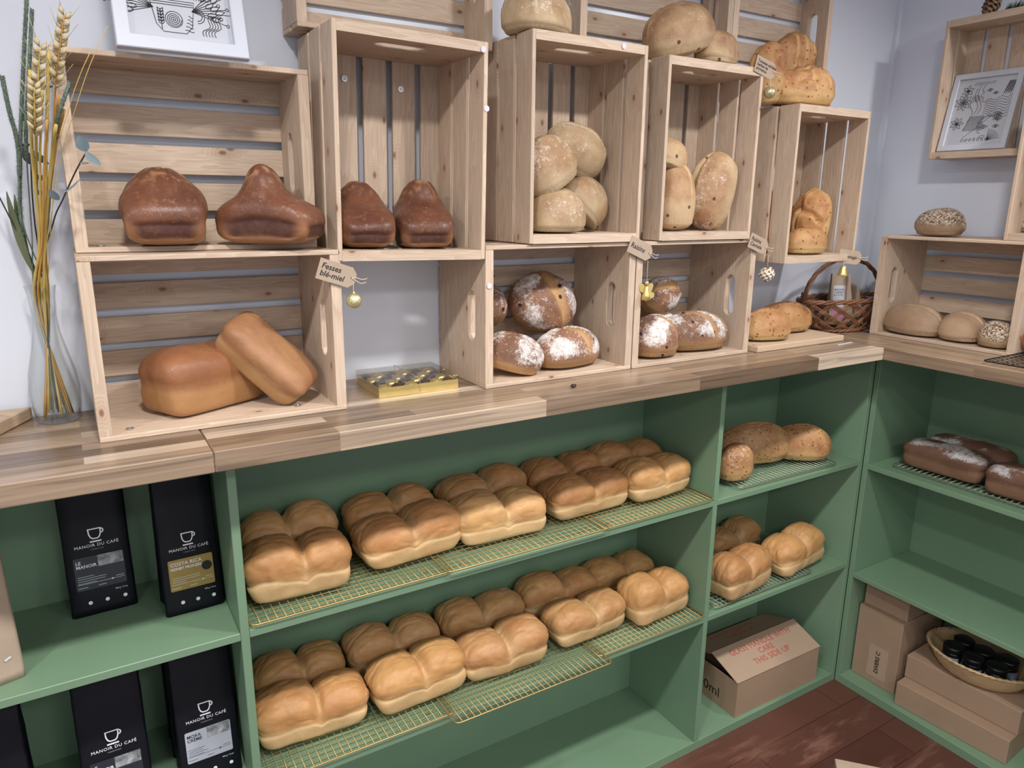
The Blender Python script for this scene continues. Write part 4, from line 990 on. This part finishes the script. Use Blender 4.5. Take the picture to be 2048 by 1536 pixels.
def tea(label,x,y,rz,kind,tilt=0,W=.062,H=.175):
    t=thing('tea_pouch',label,'tea pouch',(x,y,bz+.0150),(R(tilt),0,R(rz)),'tea pouches in the wicker basket')
    mobj('pouch',pouch(W,.036,H,int(x*1000),.8,.003),KRAFT,t)
    a=math.atan((.018-.003)/H); P=T(0,-.0015,0)@RX(PI/2-a)
    if kind:
        mobj('label',flat([bar(-W*.36,.060,W*.36,.135)],.0004),PAPER,t,P,'white paper label'); mobj('label_band',flat([bar(-W*.36,.022,W*.36,.060)],.0004),PINK,t,P,'pink label band')
        mobj('label_lettering',text('SENCHA\nCHERRY\nKYOTO',.0098,.0002,line=.95),INK,t,P@T(-W*.32,.118,.0005),'black printed text')
tea('tan tea pouch with a white and pink label, in the wicker basket',2.348,-.100,-22,True)
tea('tan tea pouch in the middle of the wicker basket, behind the gold bell',2.412,-.108,58,False,-6)
tea('plain tan tea pouch slumped lowest in the wicker basket, beside the side crate',2.468,-.105,64,False,-9,H=.14)

# ------------------------------------------------------------------ tags and ornaments
def kraft_tag(label,p,roll,lines,size,facing='y',yaw=0,shear=.15,w=.078,h=.041,ls=.95,string=True):
    t=thing('kraft_tag',label,'tag',p,(0,0,0),'handwritten kraft tags')
    base=(RZ(-PI/2) if facing=='x' else Matrix())@RZ(R(yaw))@RX(PI/2)@RZ(R(roll))
    c=h*.27; o=[(-w/2,-h/2),(w/2-c,-h/2),(w/2,-h/2+c),(w/2,h/2-c),(w/2-c,h/2),(-w/2,h/2)]
    hole=[(w/2-.009+.0022*math.cos(a*PI/5),.0022*math.sin(a*PI/5)) for a in range(10)][::-1]
    mobj('card',flat([o,hole],.0009),KRAFT,t,base)
    n=lines.count('\n')
    mobj('lettering',text(lines,size,.0001,shear=shear,line=ls,bold=.00022),INK,t,base@T(-w/2+.0055,(n*size*ls*.5)-size*.30,.0007),'black handwriting')
    if string:
        bm=bmesh.new()
        for s in (-1,1): tube_bm(bm,catmull([(w/2-.009,0,.001),(w/2+.002,.003*s,.003),(w/2+.012,-.001+.004*s,.004),(w/2+.022,.004+.004*s,.002)],5),.0008,4)
        bmesh.ops.recalc_face_normals(bm,faces=bm.faces); mobj('string',bm_mesh(bm,smooth=True),STRING,t,base)
    return t
YT=-.2400
kraft_tag('kraft tag reading Fesses blé-miel, on the low crate above the gold box',at(674,547,'y',YT-.001),-19,'Fesses\nblé-miel',.0155)
kraft_tag('kraft tag reading Raisins, between the two raisin loaf crates',at(1281,498,'y',YT-.001),-22,'Raisins',.0175)
kraft_tag('kraft tag reading Raisins Cannele, above the small pine cone',at(1517,488,'y',YT-.001),-19,'Raisins\nCannele',.0150)
kraft_tag('kraft tag reading Tomates séchées, above the smooth gold ball',at(1531,136,'y',-.2430),-14,'Tomates séchées\nherbes de\nprovence',.0105,ls=.9)
kraft_tag('crumpled kraft tag reading Fromage, above the gold bell and wicker basket',at(1700,514,'y',-.2425),-7,'  Fromage',.0140,yaw=-20)
kraft_tag('kraft tag reading Blé, on the side crate at the photo edge',Vector((2.3722,-.672,1.548)),-4,'Blé',.0185,'x')
def thread(par,top): mobj('thread',tube([(0,0,0),(0,0,top)],.0005,4),STRING,par)
p=at(708,601,'y',-.243)
t=thing('bauble','glittery gold ball hanging under the Fesses tag','ornament',p); mobj('ball',lathe([(0,-.0155)]+[(.0155*math.cos(a),.0155*math.sin(a)) for a in [(-80+10*k)*PI/180 for k in range(17)]]+[(0,.0155)],24),GLITTER,t); mobj('cap',lathe([(.003,.0145),(.003,.018),(0,.018)],10),GOLD,t); thread(t,.038)
p=at(1539,185,'y',-.246)
t=thing('bauble','smooth pale gold ball hanging under the Tomates tag','ornament',p); mobj('ball',lathe([(0,-.0155)]+[(.0155*math.cos(a),.0155*math.sin(a)) for a in [(-80+10*k)*PI/180 for k in range(17)]]+[(0,.0155)],24),plain('satin_gold',(.55,.50,.30),.3,.7),t); mobj('cap',lathe([(.003,.0145),(.003,.018),(0,.018)],10),GOLD,t); thread(t,.030)
def cone_mesh(L_,r,sd_,tips=False):
    bm=bmesh.new(); rr_=random.Random(sd_); n=46
    for i in range(n):
        f=i/n; z=L_*(.5-f); rad=r*math.sin(PI*(f*.86+.12))**.8; a=i*2.39996
        d=Vector((math.cos(a),math.sin(a),0)); s=Vector((-d.y,d.x,0)); w=r*.42
        b0=d*rad*.25+Vector((0,0,z)); tip=d*rad+Vector((0,0,z-r*.30)); m_=d*rad*.8+Vector((0,0,z-r*.05))
        if tips: b0=d*rad*.80+Vector((0,0,z-r*.02)); m_=d*rad*.95+Vector((0,0,z-r*.12)); tip=d*rad*1.08+Vector((0,0,z-r*.30)); w*=.75
        v=[bm.verts.new(q) for q in (b0,m_+s*w,tip+s*w*.35,tip-s*w*.35,m_-s*w)]; bm.faces.new(v)
        v2=[bm.verts.new(q+Vector((0,0,-r*.14))) for q in (b0,m_+s*w,tip+s*w*.35,tip-s*w*.35,m_-s*w)]; bm.faces.new(v2[::-1])
        for k in range(5): bm.faces.new((v[k],v2[k],v2[(k+1)%5],v[(k+1)%5]))
    if not tips: tube_bm(bm,[(0,0,-L_*.5),(0,0,L_*.5)],r*.3,6)
    bmesh.ops.recalc_face_normals(bm,faces=bm.faces); return bm_mesh(bm)
p=at(1534,545,'y',-.243)
t=thing('pine_cone','small frosted pine cone hanging under the Raisins Cannele tag','ornament',p); mobj('scales',cone_mesh(.036,.0205,5),CONE,t); mobj('scale_tips',cone_mesh(.036,.0205,5,True),CONETIP,t,None,'pale frosted tips'); thread(t,.050)
p=at(1686,541,'y',-.243)
t=thing('bell','shiny small gold bell hanging under the Fromage tag','ornament',p)
mobj('bell_body',lathe([(.0165,-.016),(.0175,-.0155),(.0135,-.008),(.0105,.004),(.0085,.012),(.004,.0155),(0,.016)]+[(0,.0145),(.0035,.014),(.0075,.011),(.0095,.003),(.0125,-.008),(.0155,-.0155),(.0165,-.016)],24),GOLD,t); mobj('clapper',lathe([(0,-.021),(.004,-.017),(.0035,-.013),(0,-.012)],12),GOLD,t); thread(t,.040)
p=at(1293,578,'y',-.2425)
t=thing('angel_ornament','small gold foil angel hanging under the Raisins tag','ornament',p,(0,0,R(-20)))
mobj('robe',lathe([(0,-.028),(.012,-.0275),(.010,-.015),(.006,-.002),(.0045,.006),(0,.009)],14),GOLD,t); mobj('head',lathe([(0,.008),(.0045,.010),(.0058,.0145),(.0045,.019),(0,.0205)],14),GOLD,t)
for s in (-1,1): mobj('wing',flat([[(0,0),(s*.006,.010),(s*.016,.013),(s*.020,.005),(s*.015,-.008),(s*.008,-.012)][::s]],.001),GOLD,t,T(0,.004,.002)@RX(PI/2))
mobj('skirt_fold',flat([[(-.012,-.026),(.013,-.022),(.016,-.014),(.006,-.004),(-.006,-.008)]],.0012),GOLD,t,T(0,-.006,-.002)@RX(PI/2)@RZ(.3)); thread(t,.070)

# ------------------------------------------------------------------ framed drawings
def strokes(lines,r=.0007):
    bm=bmesh.new()
    for l in lines: tube_bm(bm,[(x,y,0) for x,y in l],r,4)
    bmesh.ops.recalc_face_normals(bm,faces=bm.faces); return bm_mesh(bm)
def spl(P,n=5): return [(q.x,q.y) for q in catmull([(a,b,0) for a,b in P],n)]
def circ(cx,cy,r,n=16,a0=0,a1=2*PI,ex=1): return [(cx+r*ex*math.cos(a0+(a1-a0)*k/n),cy+r*math.sin(a0+(a1-a0)*k/n)) for k in range(n+1)]
def spiral(cx,cy,r,turns=3,n=40): return [(cx+r*(k/n)*math.cos(turns*2*PI*k/n),cy+r*(k/n)*math.sin(turns*2*PI*k/n)) for k in range(n+1)]
def petal(cx,cy,a,l,w):
    d=(math.cos(a),math.sin(a)); s=(-d[1],d[0]); f=lambda t,k:(cx+d[0]*l*t+s[0]*w*k,cy+d[1]*l*t+s[1]*w*k)
    return spl([f(0,0),f(.4,1),f(1,0)],5)+spl([f(1,0),f(.4,-1),f(0,0)],5)
def flower(cx,cy,r,n=7,a0=0):
    return [circ(cx,cy,r*.22,10)]+[petal(cx,cy,a0+2*PI*k/n,r,r*.28) for k in range(n)]
def wheatspr(x,y,h):
    o=[[(x,y),(x,y+h)]]
    for k in range(5):
        for s in (-1,1): o.append(petal(x,y+h*(.25+.15*k),PI/2-s*.6,h*.24,h*.05))
    return o
def eye(cx,cy,s): return [spl([(cx-s,cy),(cx,cy+s*.5),(cx+s,cy)]),spl([(cx-s,cy),(cx,cy-s*.45),(cx+s,cy)]),circ(cx,cy,s*.34,10),circ(cx,cy,s*.14,6)]
def wavy(x0,y0,x1,y1,amp,w=3,n=24):
    dx,dy=x1-x0,y1-y0; l=math.hypot(dx,dy); nx,ny=-dy/l,dx/l
    return [(x0+dx*k/n+nx*amp*math.sin(w*2*PI*k/n),y0+dy*k/n+ny*amp*math.sin(w*2*PI*k/n)) for k in range(n+1)]
def frame(label,w,h,loc,rot,bw,mat,art,matte=0,glass=True):
    t=thing('picture_frame',label,'picture frame',loc,rot,'white framed drawings')
    dp=.016
    outer=bar(0,0,w,h); inner=bar(bw,bw,w-bw,h-bw)[::-1]
    P=RX(PI/2)
    mobj('frame',flat([outer,inner],dp,.0015),mat,t,P@T(0,0,0))
    mobj('print',flat([bar(bw-.001,bw-.001,w-bw+.001,h-bw+.001)],.002),PAPER,t,P@T(0,0,-.003))
    mobj('drawing',strokes(art,.0006),INK,t,P@T(0,0,-.0017),'black line drawing')
    if glass: mobj('glass',flat([bar(bw-.001,bw-.001,w-bw+.001,h-bw+.001)],.0012),PANE,t,P@T(0,0,.002))
    return t
zf=TT+.333+.001
fa=at(235,92,'z',zf); fb=at(504,118,'z',zf+.001)
fw=.206; art=[]
cx0,cy0=.092,.058
art+=[[(cx0-.035,cy0+.030),(cx0-.028,cy0-.012),(cx0-.018,cy0-.024),(cx0+.018,cy0-.024),(cx0+.028,cy0-.012),(cx0+.035,cy0+.030),(cx0-.035,cy0+.030)],[(cx0-.033,cy0+.026),(cx0+.033,cy0+.026)],[(cx0-.034,cy0+.022),(cx0+.034,cy0+.022)],circ(cx0+.038,cy0+.008,.012,10,-1.6,1.6),circ(cx0+.038,cy0+.008,.008,10,-1.6,1.6)]
art+=wheatspr(cx0-.020,cy0-.020,.034); art+=[spiral(cx0,cy0-.002,.012,4),circ(cx0,cy0-.002,.0135)]
for k in range(5): art.append(wavy(cx0+.016+.002*k,cy0-.018+.006*k,cx0+.030,cy0-.020+.006*k,.001,1,8))
for s in (-1,1):
    for k in range(8):
        a=PI/2-s*(.75+.16*k); bx_,by_=cx0+s*.03,cy0+.015
        l=.045+.012*((k*7)%3); art.append([(bx_,by_),(bx_+math.cos(a)*l,by_+math.sin(a)*l)]); art.append(petal(bx_+math.cos(a)*l*.55,by_+math.sin(a)*l*.55,a+s*.3,.018,.004)); art.append(circ(bx_+math.cos(a)*(l+.003),by_+math.sin(a)*(l+.003),.0025,8))
for k in range(5): art.append(wavy(cx0+.045+k*.005,cy0-.025,cx0+.062+k*.004,cy0+.012,.004,1.5,14))
art+=eye(cx0+.002,cy0+.048,.011); art+=[spl([(cx0-.014,cy0+.036),(cx0-.02,cy0+.05),(cx0-.012,cy0+.075),(cx0+.01,cy0+.09)]),spl([(cx0-.022,cy0+.034),(cx0-.034,cy0+.06),(cx0-.02,cy0+.09)]),spl([(cx0-.028,cy0+.034),(cx0-.044,cy0+.06),(cx0-.03,cy0+.09)])]
for k in range(4): art.append(spiral(cx0+.03+.006*k,cy0+.045+.012*k,.010,3,24))
for k in range(9): art.append(wavy(cx0+.02+.004*k,cy0+.035,cx0+.03+.008*k,cy0+.10,.004,2,16))
frame('white framed ink drawing with a coffee cup, leaning on the wall above the brioche crate',fw,.34,(fa.x,fa.y,zf),(R(-13.5),0,R(1)),.020,WHITEP,art)
# second drawing
a2=[]; W2,H2=.196,.236
a2+=flower(.040,.150,.026,9); a2+=flower(.045,.185,.018,6,.4); a2+=flower(.035,.085,.020,7); a2+=[circ(.040,.150,.010),circ(.040,.150,.005)]
a2+=[spl([(.095,.200),(.088,.185),(.094,.176),(.086,.166),(.096,.160),(.094,.150),(.106,.146)]),spl([(.066,.170),(.062,.14),(.075,.115),(.066,.085),(.058,.06)]),spl([(.072,.19),(.07,.165),(.085,.135),(.080,.11)]),spl([(.080,.2),(.078,.17),(.095,.135),(.090,.11)])]
a2+=eye(.110,.182,.009); a2+=eye(.128,.172,.008); a2+=[spiral(.077,.160,.012,3,26)]
for k in range(8): a2.append(wavy(.105,.150-.006*k,.180,.162-.009*k,.0035,2.2,22))
for k in range(10): a2.append([(.06+.006*k,.20),(.066+.006*k,.21)]); 
for k in range(12): a2.append([(.150+.002*k,.165+.004*(k%3)),(.160+.0016*k,.205)])
a2.append([(.060,.035),(.130,.100)]); a2.append(circ(.128,.075,.026,18,.3,3.6)); a2.append(circ(.128,.075,.030,18,.3,3.6)); a2+=eye(.118,.070,.012); a2+=eye(.152,.070,.010)
a2+=[spl([(.108,.066),(.103,.055),(.112,.050)]),spl([(.112,.040),(.120,.044),(.128,.041),(.118,.036),(.112,.040)])]
for k in range(9): a2.append([(.135,.028),(.135+.035*math.cos(.2+k*.17),.028+.035*math.sin(.2+k*.17))])
for k in range(7): a2.append(petal(.06+.013*k,.028,.6+.3*k,.010,.003))
for k in range(6): a2.append(spiral(.145+.006*(k%3),.095+.012*(k//3),.008,2,16))
for k in range(14): a2.append(wavy(.062+.004*k,.06,.070+.003*k,.105,.0015,2,10))
g=at(1868,309,'z',1.8115+ET+.0015)
frame('white framed ink drawing of faces and flowers, standing in the hung crate',W2,H2,(2.545,-.2515,1.8115+ET+.0035),(R(-13),0,-PI/2+R(2)),.014,WHITEP,a2)

# ------------------------------------------------------------------ vase and dried stems
vp=at(113,800,'y',-.036); VX,VY,VZ=vp.x,-.036,HC+.0004
prof=[(0,0),(.033,0),(.037,.003),(.0415,.030),(.0430,.062),(.0395,.095),(.030,.135),(.0225,.172),(.0200,.205),(.0225,.240),(.0255,.256),(.0262,.258),(.0245,.2575),(.0208,.240),(.0182,.205),(.0207,.172),(.0282,.135),(.0377,.095),(.0412,.062),(.0397,.030),(.0352,.006),(.031,.0045),(0,.0045)]
v=mobj('glass_vase',lathe(prof,40),GLASS); v.location=(VX,VY,VZ); tag(v,'clear glass carafe vase of dried stems beside the low crate','vase')
def P3(u_,v_,y): return at(u_,v_,'y',y)
NK=lambda k:Vector((VX+.010*math.cos(k*2.4),VY+.010*math.sin(k*2.4),VZ+.225))
FT=lambda k:Vector((VX+.024*math.cos(k*2.4+PI),VY+.024*math.sin(k*2.4+PI),VZ+.008+.004*(k%4)))
def stalk(name,label,cat,k,px,ys,r,mat,grp,ear=None,earmat=None,earname='ear'):
    pts=[FT(k),NK(k)]+[P3(u_,v_,y) for (u_,v_),y in zip(px,ys)]
    t=thing(name,label,cat,tuple(FT(k)),(0,0,0),grp); o=FT(k)
    cp=catmull([q-o for q in pts],5); mobj('stem',tube(cp,r,5),mat,t)
    if ear: mobj(earname,ear(cp),earmat,t)
    return t,cp
def wheat_ear(L_):
    def f(cp):
        bm=bmesh.new(); n=len(cp); acc=0; i=n-1; tip=cp[-1]; d=(cp[-1]-cp[-5]).normalized(); s=d.cross(Vector((0,1,0))).normalized(); f_=d.cross(s)
        for k in range(22):
            t=k/21; c=tip-d*L_*(1-t); 
            a=(s if k%2 else -s)*.75+f_*(.5 if (k//2)%2 else -.5); a.normalize(); ax=(d*1.0+a*.55).normalized(); sd_=ax.cross(a).normalized(); l=.0220*(1-.25*t); w=.0042
            ring_=[bm.verts.new(c+a*.002+ax*l*.45+sd_*w*math.cos(q*PI/3)+ax.cross(sd_)*w*math.sin(q*PI/3)) for q in range(6)]
            b_=bm.verts.new(c); tp=bm.verts.new(c+a*.002+ax*l)
            for q in range(6): bm.faces.new((b_,ring_[(q+1)%6],ring_[q])); bm.faces.new((tp,ring_[q],ring_[(q+1)%6]))
            if k%3==0: tube_bm(bm,[c+ax*l*.9,c+ax*(l+.028)],.0004,3)
        bmesh.ops.recalc_face_normals(bm,faces=bm.faces); return bm_mesh(bm,smooth=True)
    return f
def fox_head(L_,r=.0058):
    def f(cp):
        bm=bmesh.new(); acc=0; pts=[cp[-1]]
        for i in range(len(cp)-2,-1,-1):
            acc+=(cp[i+1]-cp[i]).length; pts.append(cp[i])
            if acc>L_: break
        rr_=random.Random(int(L_*1e4)); P=[]
        for a,b in zip(pts,pts[1:]):
            m_=max(2,int((a-b).length/.0016)); P+=[a.lerp(b,k/m_) for k in range(m_)]
        tube_bm(bm,pts,r*.6,6)
        for i,q in enumerate(P):
            if i+1>=len(P): break
            d=(P[max(i-1,0)]-P[i+1]).normalized()
            for k in range(5):
                v_=Vector((rr_.gauss(0,1),rr_.gauss(0,1),rr_.gauss(0,1))); v_=(v_-d*v_.dot(d)).normalized(); e=q+v_*r*1.15+d*.003; w=d.cross(v_)*.0007
                a_=bm.verts.new(q+w+v_*r*.3); b_=bm.verts.new(q-w+v_*r*.3); c_=bm.verts.new(e); bm.faces.new((a_,b_,c_))
        return bm_mesh(bm)
    return f
GW='dried wheat stalks in the glass vase'; GF='dried foxtail stalks in the glass vase'
Y1=(-.07,-.14,-.22,-.255)
stalk('wheat_stalk','dried wheat stalk with the tallest ear, in front of the crate corner','dried wheat',1,((84,470),(103,300),(113,150),(128,32)),Y1,.0014,STEMO,GW,wheat_ear(.112),WHEAT)
stalk('wheat_stalk','dried wheat stalk whose ear stands lower, beside the green foxtails','dried wheat',2,((76,470),(74,330),(74,200),(80,95)),Y1,.0014,STEMY,GW,wheat_ear(.110),WHEAT)
stalk('wheat_stalk','dried wheat stalk with a short ear low among the yellow stems','dried wheat',3,((78,470),(72,340),(70,260),(68,175)),Y1,.0014,STEMY,GW,wheat_ear(.08),WHEAT)
for i,(a,b,c,m_) in enumerate((((80,480),(64,300),(60,140),STEMY),((84,480),(80,320),(84,180),STEMY),((86,480),(92,320),(97,100),STEMY),((88,480),(104,300),(118,190),STEMO),((90,470),(110,300),(128,220),STEMO),((84,490),(88,350),(94,240),STEMO),((90,480),(102,330),(112,250),STEMY))):
    stalk('straw_stem','bare yellow straw stem in the bundle rising from the glass vase','dried stem',4+i,(a,b,c),(-.09,-.17,-.24),.0021 if i%2 else .0028,m_,'bare straw stems in the glass vase')
stalk('foxtail_stalk','green foxtail rising highest, along the blank wall beside the wheat','dried grass',11,((46,470),(40,330),(46,150),(55,-30)),(-.05,-.08,-.11,-.13),.0012,FOX,GF,fox_head(.40),FOX,'seed_head')
stalk('foxtail_stalk','green foxtail with a forked double tip, close behind the wheat ears','dried grass',12,((64,470),(52,280),(58,150),(64,18)),(-.05,-.09,-.12,-.14),.0012,FOX,GF,fox_head(.22),FOX,'seed_head')
stalk('foxtail_stalk','green foxtail bending far out over the photo edge','dried grass',13,((44,440),(37,300),(18,220),(4,152)),(-.06,-.1,-.13,-.15),.0012,FOX,GF,fox_head(.15),FOX,'seed_head')
stalk('foxtail_stalk','thin green foxtail leaning towards the crate end board','dried grass',14,((96,450),(108,300),(118,230),(140,164)),(-.08,-.17,-.24,-.262),.0011,FOX,GF,fox_head(.11,.0048),FOX,'seed_head')
stalk('grass_stem','thin pale grass bristle slanting across the crate slats','dried stem',15,((120,330),(150,220),(180,130),(215,52)),(-.20,-.255,-.27,-.275),.0006,STEMY,'pale bristles in the glass vase')
stalk('grass_stem','thin pale grass bristle, shorter and steeper, against the crate slats','dried stem',16,((112,330),(140,210),(160,150),(180,105)),(-.20,-.255,-.27,-.275),.0006,STEMY,'pale bristles in the glass vase')
def leaf(L_,w,fold=.15):
    n=8; V=[];F=[]
    for i in range(n+1):
        t=i/n; ww=w*math.sin(PI*min(1,t*.96+.02))**.7*(1-.25*t)
        for s in (-1,-.5,0,.5,1): V.append((s*ww,t*L_,-abs(s)*ww*fold+.12*L_*t*t*.6))
    for i in range(n):
        for k in range(4): F.append((i*5+k,i*5+k+1,i*5+k+6,i*5+k+5))
    return py_mesh(V,F,True)
def orient(p,d,roll=0):
    d=d.normalized(); q=d.to_track_quat('Y','Z').to_matrix().to_4x4(); return Matrix.Translation(p)@q@RY(roll)
def sprig(label,k,px,ys,leaves,mat,lm,name='eucalyptus_sprig',cat='dried eucalyptus',grp=None):
    t,cp=stalk(name,label,cat,k,px,ys,.0013,mat,grp); o=FT(k)
    for (u_,v_),(u2,v2),y,w in leaves:
        p=P3(u_,v_,y)-o; q=P3(u2,v2,y-.006)-o; me=leaf((q-p).length,w); mobj('leaf',me,lm,t,orient(p,q-p,R(25)))
sprig('eucalyptus sprig with blue grey paired leaves over the crate slats',17,((105,450),(125,400),(150,345),(172,305)),(-.08,-.16,-.235,-.262),
   [((172,303),(157,272),-.262,.012),((172,303),(200,332),-.264,.012),((160,325),(178,328),-.262,.005),((128,385),(165,358),-.25,.006),((118,400),(98,380),-.2,.010)],TWIG,EUC)
sprig('dark eucalyptus sprig behind the yellow straw bundle',18,((70,450),(62,330),(66,230),(70,160)),(-.03,-.05,-.07,-.08),
   [((64,330),(44,295),-.06,.010),((60,290),(42,290),-.06,.008),((62,250),(40,218),-.06,.010),((68,160),(90,150),-.08,.014),((70,170),(108,175),-.08,.012),((64,300),(96,330),-.05,.013),((68,350),(102,360),-.05,.012),((68,380),(110,395),-.05,.012)],TWIG,EUCD)
sprig('dry green strap leaves drooping out of the vase over the photo edge',19,((70,545),(50,495),(22,440),(-6,385)),(-.04,-.045,-.05,-.055),
   [((66,545),(2,385),-.05,.013),((62,540),(20,390),-.045,.010),((78,560),(28,455),-.04,.009)],TWIG,LEAFG,'strap_leaf_sprig','dried leaves')
# ------------------------------------------------------------------ small things
p=at(1147,772,'z',HC+.004); o=bread('raisin','dark raisin dropped on the countertop before the low crates','raisin',build(lambda d:(Vector((d.x*.0075,d.y*.005,d.z*.004))+d*.0012*nz(d,4,2),{}),8),CHOC,(p.x,p.y,HC+.0005))
p=at(1690,688,'z',HC); o=mobj('wood_sliver',board(-.04,-.003,0,.04,.003,.002,.0005),PAPER); o.location=(2.13,-.285,HC+.0004); o.rotation_euler=(0,0,R(6)); tag(o,'pale wooden stirrer lying on the countertop near the inner corner','stirrer')
zh=1.8115+.408
p=at(1955,8,'z',zh+.03)
t=thing('pine_cone','brown pine cone standing on top of the hung crate','pine cone',(2.575,-.335,zh+.036),(R(12),R(20),0)); mobj('scales',cone_mesh(.07,.024,9),CONE,t)
t=thing('fir_sprig','dark green fir sprig lying on top of the hung crate','fir sprig',(2.575,-.47,zh+.006),(0,0,R(-80)))
mobj('twig',tube([(-.09,0,0),(0,.005,.008),(.10,0,.004)],.002,5),TWIG,t)
bm=bmesh.new(); rr_=random.Random(4)
for k in range(420):
    f=rr_.random(); x=-.09+.19*f; a=rr_.uniform(0,2*PI); d=Vector((.45,math.cos(a)*.8,abs(math.sin(a))*.8)).normalized()*rr_.uniform(.02,.034); b_=Vector((x,.004*math.sin(f*3),.003+.004*math.sin(f*3))); s=d.cross(Vector((0,0,1))).normalized()*.0011
    bm.faces.new([bm.verts.new(q) for q in (b_-s,b_+s,b_+d)])
mobj('needles',bm_mesh(bm),FIR,t)

# ------------------------------------------------------------------ light
def lamp(x,y,z,w,size,colr=(1,.965,.93),aim=None):
    l=bpy.data.lights.new('ceiling_or_fill_lamp','AREA'); l.shape='DISK'; l.size=size; l.energy=w; l.color=colr; l.spread=R(165)
    o=bpy.data.objects.new('ceiling_or_fill_lamp',l); link(o); o.location=(x,y,z)
    if aim: o.rotation_euler=(Vector(aim)-o.location).to_track_quat('-Z','Y').to_euler()
    return o
for x,w in ((-.90,9.5),(.20,11),(1.30,12.5),(2.38,8.5)): lamp(x,-1.16,2.50,w,.13)
for x in (-1.2,.6,2.0): lamp(x,-3.0,2.6,14,.5)  # unseen lamps added as soft fill from the front of the room
W=bpy.data.worlds.new('room_light'); sc.world=W; W.use_nodes=True
bg=W.node_tree.nodes['Background']; bg.inputs[0].default_value=(.90,.93,1,1); bg.inputs[1].default_value=.49
sc.view_settings.view_transform='Standard'; sc.view_settings.look='None'; sc.view_settings.exposure=0.71; sc.view_settings.gamma=1
sc.view_settings.use_curve_mapping=False
